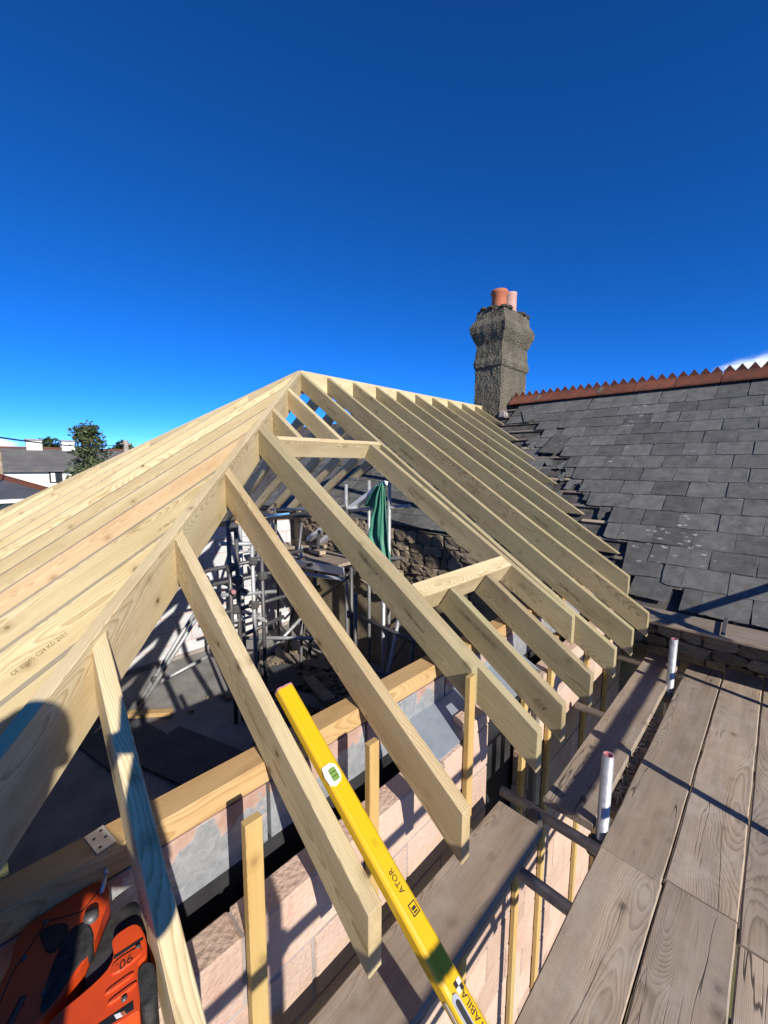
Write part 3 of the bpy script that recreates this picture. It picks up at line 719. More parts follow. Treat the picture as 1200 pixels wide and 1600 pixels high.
# chimney stack (roughcast): tapered courses swept on a rounded rectangle
def lump_mesh(k):
    rnd = random.Random(k); bm = bmesh.new(); bmesh.ops.create_icosphere(bm, subdivisions=2, radius=0.6)
    for v in bm.verts: v.co *= rnd.uniform(.8, 1.15)
    me = bpy.data.meshes.new('lump'); bm.to_mesh(me); bm.free(); me.materials.append(M['roughcast']); return me
STM_EARLY = [lump_mesh(k) for k in range(4)]
chim = empty('chimney', (0.105, 4.28, -0.3)); chim.parent = house; chim.matrix_local = world_of(house).inverted() @ Matrix.Translation((0.105, 4.28, -0.3))
prof = [(-0.9, 0.262, 0.485), (0.95, 0.252, 0.47), (0.98, 0.275, 0.495), (1.06, 0.285, 0.505), (1.14, 0.26, 0.48), (1.36, 0.25, 0.47), (1.44, 0.285, 0.50), (1.56, 0.335, 0.545), (1.66, 0.345, 0.555), (1.74, 0.30, 0.51), (1.78, 0.275, 0.47), (1.93, 0.262, 0.455), (1.97, 0.22, 0.40), (2.0, 0.13, 0.25)]
def ring(hx, hy, z, m=10):
    pts = []
    for (cx, cy) in ((1, -1), (1, 1), (-1, 1), (-1, -1)):
        pass
    per = [(-1 + 2 * i / m, -1) for i in range(m)] + [(1, -1 + 2 * i / m) for i in range(m)] + [(1 - 2 * i / m, 1) for i in range(m)] + [(-1, 1 - 2 * i / m) for i in range(m)]
    for (a, b) in per: pts.append((a * hx, b * hy, z))
    return pts
fine_prof = []
for (a, b) in zip(prof, prof[1:]):
    st = max(1, int((b[0] - a[0]) / 0.06))
    for i in range(st): t = i / st; fine_prof.append(tuple(a[j] + (b[j] - a[j]) * t for j in range(3)))
fine_prof.append(prof[-1])
V = []; F = []
rnd = random.Random(3)
for (z, hx, hy) in fine_prof:
    for p in ring(hx, hy, z): V.append((p[0] + rnd.uniform(-.007, .007), p[1] + rnd.uniform(-.007, .007), p[2] + rnd.uniform(-.008, .008)))
m4 = 40
for k in range(len(fine_prof) - 1):
    for i in range(m4): j = (i + 1) % m4; F.append((k * m4 + i, k * m4 + j, (k + 1) * m4 + j, (k + 1) * m4 + i))
F.append(tuple(range((len(fine_prof) - 1) * m4, len(fine_prof) * m4)))
st_o = mesh_obj('stack', V, F, 'roughcast', chim, Matrix.Translation((0.105, 4.28, -0.3)), smooth=False)
lathe('chimney_pot', [(0.12, 0), (0.128, 0.12), (0.13, 0.26), (0.148, 0.29), (0.15, 0.33), (0.142, 0.345), (0.118, 0.345), (0.115, 0.05)], 'pot_red', chim, Matrix.Translation((0.10, 4.12, 1.66)))
lathe('chimney_pot', [(0.125, 0), (0.125, 0.05), (0.112, 0.07), (0.11, 0.36), (0.116, 0.40), (0.10, 0.405), (0.095, 0.05)], 'pot_pale', chim, Matrix.Translation((0.12, 4.48, 1.66)))
rnd = random.Random(21)
for i in range(22):
    a = rnd.uniform(0, 6.283); x_ = max(-.23, min(.23, .36 * math.cos(a))); y_ = max(-.42, min(.42, .6 * math.sin(a)))
    o = bpy.data.objects.new('flaunching_lump', STM_EARLY[i % 4]); q = rnd.uniform(.07, .15)
    place(o, chim, Matrix.Translation((0.105 + x_, 4.28 + y_, 1.645 + rnd.uniform(-.02, .02))) @ Matrix.Rotation(rnd.uniform(0, 3), 4, 'Z') @ Matrix.Diagonal((q, q, q * .5, 1)))
# lead flashing lump at the chimney foot
mesh_obj('flashing', [(-.07, -.05, 0), (.09, -.06, 0), (.1, .05, .03), (-.06, .06, .05), (-.05, -.03, .12), (.06, -.03, .10), (.07, .05, .12), (-.04, .05, .15)], HEXF, 'mortar', house, Matrix.Translation((0.42, 3.80, -0.23)), bevel=.02, seg=2)
# stone walls of the old house
SY = 1.62
swall = box('stone_wall', (HX0, SY, GROUND), (HX1, SY + 0.45, -1.93), 'earthmortar', house, 0.0)
def stone_mesh(k):
    rnd = random.Random(k); bm = bmesh.new(); bmesh.ops.create_cube(bm, size=1.0)
    bmesh.ops.subdivide_edges(bm, edges=list(bm.edges), cuts=2, use_grid_fill=True)
    for v in bm.verts:
        q = v.co * 2
        f_ = 1.0 - 0.07 * (abs(q.x) ** 3 * abs(q.z) ** 3 + abs(q.y) ** 3 * abs(q.x) ** 3)
        v.co = v.co * f_ + Vector((rnd.uniform(-.08, .08), rnd.uniform(-.08, .08), rnd.uniform(-.08, .08)))
    me = bpy.data.meshes.new('stone'); bm.to_mesh(me); bm.free(); me.materials.append(M['stone']); return me
STM = [stone_mesh(k) for k in range(10)]
def stones(x0, x1, z0, z1):
    z = z0
    while z < z1:
        h = random.uniform(.07, .16); x = x0
        while x < x1:
            w = random.uniform(.10, .30)
            o = bpy.data.objects.new('stone', random.choice(STM))
            sc_ = Matrix.Diagonal((w * 1.0, 0.13, h * .99, 1))
            place(o, swall, Matrix.Translation((x + w / 2, SY + .02 - random.uniform(.0, .04), z + h / 2)) @ Matrix.Rotation(random.uniform(-.06, .06), 4, 'Y') @ sc_)
            x += w
        z += h
stones(-0.75, 1.15, -3.0, -1.95); stones(2.95, 4.6, -2.75, -2.2); stones(-2.5, -0.75, -2.6, -1.95)
# eaves gutter of weathered boarding
gut = empty('gutter', (4.5, 1.1, -2.2)); gut.parent = house; gut.matrix_local = world_of(house).inverted() @ Matrix.Translation((4.5, 1.1, -2.2))
beam('gutter_board', (3.10, 1.09, -2.205), (5.6, 1.09, -2.205), 0.15, 0.022, 'oldwood', gut, up=(0, -0.45, 1), bevel=.003)
beam('gutter_lip', (3.12, 1.012, -2.238), (5.6, 1.012, -2.238), 0.014, 0.022, 'scrapwood', gut, bevel=.002)
beam('fascia', (3.0, 1.45, -2.30), (5.6, 1.45, -2.30), 0.03, 0.20, 'oldwood', gut)
beam('soffit_board', (3.0, 1.28, -2.285), (5.6, 1.28, -2.285), 0.30, 0.02, 'oldwood', gut)
for x in (3.72, 4.6): beam('gutter_bracket', (x, 1.0, -2.21), (x, 1.17, -2.13), 0.025, 0.008, 'darksteel', gut)

# ------------------------------------------------------------------ scaffold outside
scaf = empty('scaffold', (4.05, -0.8, GROUND), 'galvanised tube scaffold with guard rails beside the block wall', 'scaffold')
TR = 0.0242
for (x, y) in ((3.485, -0.815), (3.462, 0.80)):
    tube('standard', (x, y, GROUND), (x + .01, y, -2.255), TR, 'galv', scaf, 18, hollow=True)
    t = tube('painted_end', (x + .0098, y, -2.275), (x + .01, y, -2.2535), TR * .84, 'pinkpaint', scaf, 18, hollow=True)
for (x, y) in ((4.62, -2.52), (4.62, -0.487), (4.62, 0.78)):
    tube('standard', (x, y, GROUND), (x, y, -1.25), TR, 'galv', scaf, 16, hollow=True)
for z in (-1.90, -1.535): tube('guard_rail', (4.655, -5.2, z), (4.655, 2.6, z), TR, 'galv', scaf)
for x in (3.62, 4.55): tube('ledger', (x, -5.0, -2.735), (x, 1.35, -2.735), TR, 'galv', scaf)
for y in (-3.2, -1.20, -0.87, 0.17, 1.18): tube('transom', (3.04, y, -2.672), (4.75, y, -2.672), TR, 'galv', scaf)
def coupler(x, y, z, s=0.075):
    box('coupler', (x - s * .55, y - s * .5, z - s * .5), (x + s * .55, y + s * .5, z + s * .5), 'darksteel', scaf, 0.016)
for (x, y) in ((3.485, -0.84), (3.462, 0.77), (3.22, -0.87)): coupler(x, y, -2.69)
for y in (-2.52, -0.487, 0.78):
    for z in (-1.90, -1.535): coupler(4.64, y, z)
brd = [
 (3.096, 3.312, -4.6, -1.01, 'weathered scaffold board running under the spirit level, nearest the block wall'),
 (3.239, 3.459, -0.835, 1.30, 'narrow weathered scaffold board beside the rafter ends, beyond the upright tube'),
 (3.515, 3.733, -4.6, -0.925, 'near scaffold board at the left edge of the wide platform'),
 (3.515, 3.732, -0.920, 1.31, 'far scaffold board at the left edge of the wide platform, beside both upright tubes'),
 (3.738, 3.951, -4.6, -0.895, 'near scaffold board second from the left in the wide platform'),
 (3.737, 3.951, -0.889, 1.39, 'far scaffold board second from the left in the wide platform'),
 (3.957, 4.172, -4.6, -0.975, 'near scaffold board third from the left, at the lower right corner of the photo'),
 (3.956, 4.172, -0.969, 1.43, 'far scaffold board third from the left, cut off by the right edge of the photo'),
 (4.178, 4.392, -4.6, 1.40, 'long scaffold board fourth from the left, under the photographer'),
 (4.397, 4.61, -4.6, 1.40, 'outermost long scaffold board under the guard rail')]
def scaffold_board(x0, x1, y0, y1, lab):
    """board with gently worn edges, a little cupped and sprung"""
    n = 14; L = y1 - y0; V = []; F = []; rnd = random.Random(int(x0 * 1000 + y0 * 77)); th = 0.038
    lx = [rnd.uniform(-.002, .002) for _ in range(n + 1)]; rx = [rnd.uniform(-.002, .002) for _ in range(n + 1)]; zz = [rnd.uniform(-.0015, .0015) for _ in range(n + 1)]
    w = x1 - x0
    for i in range(n + 1):
        t = i / n; X_ = t * L
        sec = [(-w / 2 + lx[i], -.006 + zz[i]), (-w / 2 + .005 + lx[i], zz[i]), (-.02, -.0015 + zz[i]), (w / 2 - .005 + rx[i], zz[i]), (w / 2 + rx[i], -.006 + zz[i]), (w / 2 + rx[i], -th), (-w / 2 + lx[i], -th)]
        for (y, z) in sec: V.append((X_, y, z))
    m = 7
    for i in range(n):
        for j in range(m): k = (j + 1) % m; F.append((i * m + j, i * m + k, (i + 1) * m + k, (i + 1) * m + j))
    F.append(tuple(range(m))[::-1]); F.append(tuple(range(n * m, n * m + m)))
    o = mesh_obj('scaffold_board', V, F, 'board', None, frame(((x0 + x1) / 2, y0, DECK + rnd.uniform(-.003, .003)), (0, 1, 0), z=(0, 0, 1)))
    return tag(o, lab, 'scaffold board', 'scaffold boards')
for b_ in brd:
    o = scaffold_board(*b_)
# open splits in the boards: thin dark gaps are real grooves
# loose straw-coloured debris between the boards
rnd = random.Random(5); V = []; F = []
for i in range(260):
    x = rnd.uniform(3.455, 3.52); y = rnd.uniform(-0.55, 0.35); z = DECK - 0.05 + rnd.uniform(-.02, .02); a = rnd.uniform(0, 6.28); l = rnd.uniform(.012, .035); t = .003; tl = rnd.uniform(-.4, .4)
    c, s = math.cos(a) * l, math.sin(a) * l; b = len(V)
    V += [(x - c - s * .12, y - s + c * .12, z), (x + c - s * .12, y + s + c * .12, z + l * tl), (x + c + s * .12, y + s - c * .12, z + l * tl), (x - c + s * .12, y - s - c * .12, z)]
    V += [(p[0], p[1], p[2] + t) for p in V[b:b + 4]]
    F += [tuple(b + q for q in f_) for f_ in HEXF]
o = mesh_obj('sawdust_litter', V, F, 'scrapwood'); tag(o, 'pale wood chips and litter caught between the scaffold boards', 'litter', kind='stuff')
o = box('litter_tray', (3.43, -0.6, -2.72), (3.53, 0.45, -2.675), 'scrapwood', None, 0.004); tag(o, 'pale timber packing piece in the gap between the scaffold boards', 'timber')

# ------------------------------------------------------------------ spirit level lying on a jack rafter
SLP = 1
lvl_p = slope_pt(2.772, -1.960, 0.004)
lv = empty('spirit_level', lvl_p, 'long yellow spirit level lying along the top of a jack rafter', 'spirit level')
lm = frame(lvl_p, (CP, 0, -SP), z=(SP, 0, CP))      # local x down the slope, y = +Y world, z = normal
LW, LH, LL = 0.056, 0.034, 1.22
prf = [(-LW / 2, 0.0), (-LW / 2, 0.026), (-LW / 2 + .004, LH - .003), (-LW / 2 + .013, LH), (-LW / 2 + .016, LH - .0025), (-LW / 2 + .024, LH - .0025), (-LW / 2 + .027, LH), (LW / 2 - .006, LH), (LW / 2, LH - .005), (LW / 2, 0.0)]
V = []; F = []; n = len(prf)
for x in (0.012, LL):
    for (y, z) in prf: V.append((x, y, z))
for i in range(n): F.append((i, (i + 1) % n, n + (i + 1) % n, n + i))
F += [tuple(range(n))[::-1], tuple(range(n, 2 * n))]
body = mesh_obj('body', V, F, 'yellow', lv, lm)
mesh_obj('end_cap', [(x, y, z) for x in (.006, .012) for (y, z) in [(p[0] * 1.01, p[1] * 1.02) for p in prf]], [(i, (i + 1) % n, n + (i + 1) % n, n + i) for i in range(n)] + [tuple(range(n))[::-1], tuple(range(n, 2 * n))], 'pinkpaint', lv, lm)
def L(x, y, z=LH): return lm @ Matrix.Translation((x, y, z + .0006))
def disc_poly(r1, r2, n=20, flat=False): return [(r1 * math.cos(2 * math.pi * i / n), r2 * math.sin(2 * math.pi * i / n)) for i in range(n)]
vx = (3.021 - 2.772) / CP + 0.02
prism('vial_housing', [(-.032, -.028), (.0, -.034), (.030, -.030), (.040, -.012), (.034, .012), (.022, .022), (.0, .026), (-.022, .022), (-.034, .006)], 0.0025, 'white', lv, lm @ Matrix.Translation((vx, -.004, LH - .0012)) @ Matrix.Scale(.84, 4))
prism('vial', [(-.017, -.012), (.017, -.012), (.019, 0), (.017, .012), (-.017, .012), (-.019, 0)], 0.004, 'vial', lv, lm @ Matrix.Translation((vx + .004, -.003, LH - .0010)), bevel=.001)
for dx in (-.006, .006): prism('vial_line', [(dx - .0008, -.0115), (dx + .0008, -.0115), (dx + .0008, .0115), (dx - .0008, .0115)], 0.0006, 'inkblack', lv, lm @ Matrix.Translation((vx + .004, -.003, LH + .0031)))
# lettering reads up the slope (towards the head of the rafter)
def ltext(s, xs, y, size, mat, space=1.0): text('printed_mark', s, size, mat, lv, L(xs, y) @ Matrix.Rotation(math.pi, 4, 'Z'), space=space)
xt = lambda X_: (X_ - 2.772) / CP
ltext('STABILA', xt(3.552), 0.012, 0.021, 'inkblack')
ltext('Made in Germany', xt(3.56), 0.028, 0.0095, 'printgrey')
ltext('ATOR', xt(3.312), 0.004, 0.021, 'inkblack')
ltext('(II)', xt(3.218), 0.004, 0.018, 'printgrey')
for (a, b) in ((0, 0), (1, 1)):   # square chequer emblem
    prism('emblem', [(-.005, -.005), (.005, -.005), (.005, .005), (-.005, .005)], 0.0006, 'inkblack', lv, L(xt(3.478) + (a - .5) * .0102, .010 + (b - .5) * .0102) @ Matrix.Rotation(0, 4, 'Z'))
    prism('emblem', [(-.005, -.005), (.005, -.005), (.005, .005), (-.005, .005)], 0.0006, 'white', lv, L(xt(3.478) + (a - .5) * .0102, .010 - (b - .5) * .0102))
# boxed mark
for q in (((-.013, -.011), (.013, -.011), (.013, -.009), (-.013, -.009)), ((-.013, .009), (.013, .009), (.013, .011), (-.013, .011)), ((-.013, -.009), (-.011, -.009), (-.011, .009), (-.013, .009)), ((.011, -.009), (.013, -.009), (.013, .009), (.011, .009))):
    prism('boxed_mark', q, .0006, 'inkblack', lv, L(xt(3.344), .008))
prism('boxed_mark', [(-.004, -.006), (.002, -.006), (.002, .006), (-.004, .006)], .0006, 'inkblack', lv, L(xt(3.344), .008))
prism('boxed_mark', [(.005, -.006), (.008, -.006), (.008, .006), (.005, .006)], .0006, 'inkblack', lv, L(xt(3.344), .008))
# hand slot with a bright rim
def stadium(l, r, n=8):
    return [(l / 2 + r * math.sin(math.pi * i / n), -r * math.cos(math.pi * i / n)) for i in range(n + 1)] + [(-l / 2 - r * math.sin(math.pi * i / n), r * math.cos(math.pi * i / n)) for i in range(n + 1)]
prism('hand_slot_rim', stadium(.055, .010), .0016, 'zinc', lv, L(xt(3.510), -.012, LH - .0018))
prism('hand_slot', stadium(.050, .0062), .0010, 'black', lv, L(xt(3.510) + .004, -.012, LH + .0002))
prism('side_slot', stadium(.07, .004), .0010, 'zinc', lv, lm @ Matrix.Translation((xt(3.510), -LW / 2 - .0004, .014)) @ Matrix.Rotation(R(90), 4, 'X'))

# ------------------------------------------------------------------ nail gun on the wall head
gz = -2.275
ng = empty('nail_gun', (2.95, -2.6, gz), 'orange and black cordless nail gun lying on the block wall beside the wall plate', 'nail gun')
def gp(name, poly, z0, h, mat, bevel=.006, parent=None, rx=0.0):
    if bevel:
        for _ in range(2):      # rounded moulded outline
            poly = [q for a, b in zip(poly, poly[1:] + poly[:1]) for q in ((a[0] * .78 + b[0] * .22, a[1] * .78 + b[1] * .22), (a[0] * .22 + b[0] * .78, a[1] * .22 + b[1] * .78))]
        bevel = min(bevel, .006)
    cx = sum(p[0] for p in poly) / len(poly); cy = sum(p[1] for p in poly) / len(poly)
    return prism(name, [(x - cx, y - cy) for x, y in poly], h, mat, parent or ng, Matrix.Translation((cx, cy, z0)), bevel, 3)
def gq(P): return [(3.93 + (x - 3.93) * .896, -2.639 + (y + 2.639) * .896) for x, y in P]
ZT = -2.05
gp('housing', gq([(2.682, -2.655), (2.664, -2.592), (2.664, -2.489), (2.688, -2.471), (2.732, -2.469), (2.782, -2.496), (2.835, -2.522), (2.885, -2.564), (2.922, -2.619), (2.93, -2.665), (2.857, -2.737), (2.811, -2.718), (2.761, -2.67)]), ZT - .10, .10, 'orange', .012)
gp('trigger_recess', gq([(2.721, -2.616), (2.713, -2.6), (2.741, -2.559), (2.781, -2.566), (2.796, -2.597), (2.783, -2.607), (2.755, -2.611)]), ZT - .02, .0235, 'black', .004)
gp('grip', gq([(2.759, -2.559), (2.78, -2.523), (2.845, -2.521), (2.878, -2.575), (2.913, -2.61), (2.915, -2.636), (2.82, -2.6)]), ZT - .03, .0345, 'rubber', .006)
gp('rear_grip', gq([(2.774, -2.477), (2.764, -2.442), (2.777, -2.415), (2.874, -2.425), (2.862, -2.437), (2.856, -2.494), (2.901, -2.493), (2.929, -2.524), (2.886, -2.559), (2.837, -2.52), (2.787, -2.49)]), ZT - .11, .085, 'rubber', .010)
b2 = gp('battery_housing', gq([(2.854, -2.494), (2.858, -2.436), (2.917, -2.432), (2.958, -2.441), (2.96, -2.465), (3.056, -2.479), (3.053, -2.494), (3.04, -2.545), (2.939, -2.646), (2.931, -2.525), (2.904, -2.494)]), ZT - .115, .115, 'orange', .010)
gp('raised_band', gq([(2.917, -2.505), (2.925, -2.445), (2.952, -2.447), (2.950, -2.515)]), ZT - .01, .0135, 'orange', .004)
gp('groove', gq([(2.905, -2.497), (2.910, -2.438), (2.916, -2.438), (2.912, -2.499)]), ZT - .01, .0112, 'black', .0)
for q in (2.968, 2.992): gp('rib', gq([(q, -2.525), (q + .003, -2.472), (q + .012, -2.474), (q + .009, -2.53)]), ZT - .01, .0135, 'orange', .003)
gp('rubber_cap', gq([(2.96, -2.465), (2.974, -2.432), (3.033, -2.441), (3.054, -2.455), (3.053, -2.479)]), ZT - .11, .107, 'rubber', .010)
gp('label_plate', gq([(3.018, -2.548), (3.027, -2.487), (3.044, -2.490), (3.034, -2.546)]), ZT - .01, .0108, 'black', 0.0)
gp('label_flash', gq([(3.026, -2.522), (3.030, -2.512), (3.040, -2.510), (3.036, -2.520)]), ZT + .0008, .0008, 'white', 0.0)
gp('label_flash', gq([(3.031, -2.512), (3.033, -2.505), (3.042, -2.503), (3.040, -2.510)]), ZT + .0008, .0008, 'pot_red', 0.0)
(tx, ty), = gq([(2.938, -2.463)])
text('printed_mark', '90.', 0.026, 'inkblack', ng, frame((tx, ty, ZT + .0040), (0.05, -1, 0), z=(0, 0, 1)), shear=0.25)
(kx, ky), = gq([(2.77, -2.518)])
lathe('dial', [(0, .012), (.013, .012), (.015, .0), (.015, -.01)], 'darksteel', ng, Matrix.Translation((kx, ky, ZT + .001)))
(sx0, sy0), (sx1, sy1) = gq([(2.848, -2.652), (2.892, -2.680)])
beam('slot', (sx0, sy0, ZT), (sx1, sy1, ZT), .012, .004, 'black', ng); beam('slot_bar', (sx0 + .006, sy0, ZT + .003), (sx1 + .006, sy1, ZT + .003), .004, .004, 'darksteel', ng)
HK = gq([(2.640, -2.478), (2.655, -2.462), (2.685, -2.468), (2.720, -2.486)])
hp = [(HK[0][0], HK[0][1], ZT - .02), (HK[1][0], HK[1][1], ZT + .015), (HK[2][0], HK[2][1], ZT + .016), (HK[3][0], HK[3][1], ZT + .004)]
for a, b in zip(hp, hp[1:]): tube('belt_hook', a, b, .005, 'zinc', ng, 10)
for (qx, qy) in gq([(2.70, -2.60), (2.76, -2.645), (2.80, -2.535), (2.875, -2.62), (2.925, -2.452), (3.01, -2.50)]):
    lathe('screw', [(0, .0035), (.0045, .0035), (.0055, .0), (.0055, -.006)], 'darksteel', ng, Matrix.Translation((qx, qy, ZT + .0005)), 12)
sm_ = gq([(2.70, -2.485), (2.735, -2.53), (2.70, -2.60), (2.775, -2.665), (2.83, -2.69)])
for a, b in zip(sm_, sm_[1:]): beam('seam', (a[0], a[1], ZT), (b[0], b[1], ZT), .0025, .0016, 'black', ng, bevel=0)
gp('magazine', gq([(2.80, -2.66), (2.80, -2.52), (2.97, -2.50), (3.00, -2.54), (2.93, -2.64)]), -2.282, .14, 'black', .008)

# ------------------------------------------------------------------ metal nail plate on the wall plate
np_ = mesh_obj('nail_plate', [(-.022, -.04, 0), (.022, -.04, 0), (.022, .04, 0), (-.022, .04, 0), (-.022, -.04, .003), (.022, -.04, .003), (.022, .04, .003), (-.022, .04, .003)], HEXF, 'zinc', None, Matrix.Translation((2.745, -2.482, -1.9915)) @ Matrix.Rotation(R(-80), 4, 'Z'))
tag(np_, 'small white metal nail plate lying on the wall plate by the nearest jack rafter', 'nail plate')
for (x, y) in ((-.011, -.026), (.010, -.012), (-.011, .004), (.010, .026)):
    prism('hole', disc_poly(.004, .0035, 10), .0006, 'black', np_, world_of(np_) @ Matrix.Translation((x, y, .0031)))

# ------------------------------------------------------------------ interior: scaffold, boards, pipes, tarpaulin
isc = empty('interior_scaffold', (-0.8, 0.4, FLOOR), 'tangle of grey scaffold tubes standing inside the unroofed room', 'scaffold')
def it(name, a, b, m='galv', r=TR): return tube(name, a, b, r, m, isc, 12)
for (x, y, zt) in ((-0.50, -0.655, -1.66), (-0.50, -0.565, -1.76), (-0.50, -0.375, -1.80), (-0.47, -0.27, -1.98), (-0.95, -0.30, -1.8), (-0.95, -0.12, -1.9), (-2.2, 0.22, -1.95), (-0.42, 1.02, -1.30), (0.42, 1.02, -1.25), (0.17, 0.6, -2.3), (0.72, 0.62, -2.4), (-2.3, 1.0, -1.7), (-0.3, 1.35, -1.25)):
    it('standard', (x, y, FLOOR), (x, y, zt), 'darksteel' if x < -2 or y in (-0.655, -0.12, -0.565, -0.27, 0.6) else 'galv')
for (a, b) in (((-0.52, -0.95, -2.20), (-0.48, 0.55, -2.14)), ((-0.53, -0.85, -2.37), (-0.49, 0.5, -2.36)), ((-0.5, -0.8, -2.72), (-0.5, 0.6, -2.70)), ((-1.3, -0.5, -2.55), (-0.4, -0.5, -2.50)), ((-1.3, -0.3, -2.95), (-0.4, -0.3, -2.9)), ((-1.2, -0.2, -2.25), (-0.4, -0.62, -2.22)),
               ((-2.5, 1.03, -1.83), (-0.2, 1.03, -1.62)), ((-2.5, 0.97, -1.99), (-1.0, 0.97, -1.79)), ((-0.6, 1.03, -1.69), (0.75, 1.03, -1.52)),
               ((-2.4, 1.0, -2.92), (0.5, 1.0, -2.35)), ((-1.25, 1.03, -3.22), (0.4, 1.0, -2.1)), ((-1.9, 0.95, -2.75), (0.7, 0.95, -2.15)),
               ((-0.8, -0.14, -3.62), (-0.8, 0.62, -3.12)), ((0.1, 0.6, -2.9), (1.6, 0.6, -2.95)), ((-0.55, -0.75, -1.92), (-0.45, -0.1, -2.0)), ((-0.55, -0.75, -2.52), (-0.45, -0.1, -2.6)), ((-0.55, -0.7, -3.1), (-0.45, 0.0, -2.95))):
    it('ledger', a, b, 'darksteel' if random.random() < .45 else 'galv')
for (a, b) in (((-0.9, 0.9, -2.0), (-0.35, 0.3, -3.6)), ((-1.6, 0.75, FLOOR), (-1.2, 0.8, -1.9)), ((-1.0, 0.6, FLOOR), (-0.95, 0.62, -2.2)), ((0.4, 0.45, FLOOR), (0.42, 0.45, -2.55)), ((-0.2, 0.2, -3.3), (1.2, 0.3, -3.25)), ((-0.95, -0.3, -3.3), (-0.1, 0.7, -3.35)), ((-1.5, 0.45, -2.62), (0.2, 0.45, -2.42)), ((-2.2, 0.2, -2.3), (-0.95, -0.3, -2.2)), ((1.1, 0.5, FLOOR), (1.0, 0.9, -2.8)), ((-2.4, 0.6, -2.0), (-0.4, 1.0, -1.6)), ((-1.9, -0.2, -3.2), (-0.5, -0.6, -3.1))):
    it('cross_tube', a, b, 'darksteel' if random.random() < .5 else 'galv')
for (a, b) in (((-1.62, -1.45, FLOOR + .02), (-1.55, -0.62, -2.92)), ((-1.52, -1.46, FLOOR + .02), (-1.46, -0.55, -2.86)), ((-1.7, -1.28, -3.92), (-1.55, -0.55, -3.68)), ((0.9, 0.3, FLOOR), (0.7, 1.0, -2.6))):
    it('brace', a, b)
for (x, y, z) in ((-0.50, -0.655, -2.20), (-0.50, -0.565, -2.37), (-0.50, -0.375, -2.17), (-0.47, -0.27, -2.37), (-0.5, -0.375, -2.71), (-0.5, -0.6, -2.71), (-1.58, -1.2, -3.78), (-0.5, -0.6, -1.74), (0.17, 0.6, -2.92), (-0.42, 1.03, -1.68), (-.5, -.6, -2.5)):
    s = 0.05; box('coupler', (x - s, y - s, z - s), (x + s, y + s, z + s), 'darksteel', isc, 0.018)
tube('coupler_cap', (-0.45, -0.66, -2.47), (-0.40, -0.66, -2.47), 0.026, 'pinkpaint', isc, 12)
tube('rung', (-0.5, -0.65, -2.05), (-0.5, -0.3, -2.05), .016, 'galv', isc, 10); tube('rung', (-0.5, -0.65, -2.85), (-0.5, -0.3, -2.85), .016, 'galv', isc, 10)
pl = [(-2.4, 0.02, 0.52, 0.73, 'first'), (-2.4, 0.05, 0.75, 0.96, 'second'), (-2.4, 0.0, 0.98, 1.19, 'third')]
wh = ('nearest board of the inner platform seen through the rafters', 'middle board of the inner platform seen through the rafters', 'rear board of the inner platform by the stone wall')
for (x0, x1, y0, y1, _), lab in zip(pl, wh):
    o = beam('platform_board', (x0, (y0 + y1) / 2, -2.47), (x1, (y0 + y1) / 2, -2.30), y1 - y0, 0.038, 'board'); tag(o, lab, 'scaffold board', 'boards of the inner platform')
o = beam('toe_beam', (-2.0, 0.49, -2.50), (0.15, 0.49, -2.34), 0.03, 0.10, 'zinc'); tag(o, 'silver metal edge beam along the front of the inner platform', 'beam')
sc_w = [((-1.75, 0.70, -2.36), (-0.95, 1.05, -2.27), 'longer loose timber offcut lying across the inner platform'), ((-1.5, 0.95, -2.34), (-0.55, 0.70, -2.25), 'pale loose timber offcut lying on the inner platform by the white pipes'), ((-1.95, 1.0, -2.36), (-1.5, 0.6, -2.34), 'short loose timber offcut at the left of the inner platform')]
for a, b, lab in sc_w:
    o = beam('timber_offcut', a, b, 0.09, 0.05, 'scrapwood'); tag(o, lab, 'timber')
wpipe = [((-1.40, 1.06, -2.22), (0.32, 1.06, -1.255), 'long white plastic gutter length leaning up to the green tarpaulin'), ((-1.15, 1.10, -2.25), (-0.62, 1.10, -1.93), 'short white plastic gutter length leaning on the inner platform')]
for a, b, lab in wpipe:
    o = beam('white_gutter_length', a, b, 0.06, 0.085, 'white', up=(0, -1, 0.3)); tag(o, lab, 'gutter')
o = tube('blue_pipe', (-2.45, 0.93, -1.93), (-1.75, 0.93, -1.84), 0.03, 'blue'); tag(o, 'short blue pipe resting on the inner scaffold rail', 'pipe')
cl_ = [((-0.2, -0.1, FLOOR + .25), (0.9, 0.55, FLOOR + .10), 0.20, 'dark board propped on the rubble under the rafters'), ((-0.6, 0.45, FLOOR + .12), (0.35, 0.1, FLOOR + .34), 0.15, 'narrow dark plank lying across the rubble heap'), ((-1.6, 0.55, FLOOR + .05), (-0.7, 0.95, FLOOR + .05), 0.22, 'dark plank flat on the floor by the inner scaffold'), ((0.2, 0.9, FLOOR + .05), (0.55, 1.5, -3.0), 0.2, 'dark plank leaning against the stone wall'), ((-2.0, 1.3, FLOOR), (-1.75, 1.52, -2.7), 0.3, 'wide dark board leaning against the wall behind the inner platform')]
for a, b, w, lab in cl_:
    o = beam('loose_plank', a, b, w, .03, 'oldwood'); tag(o, lab, 'plank')
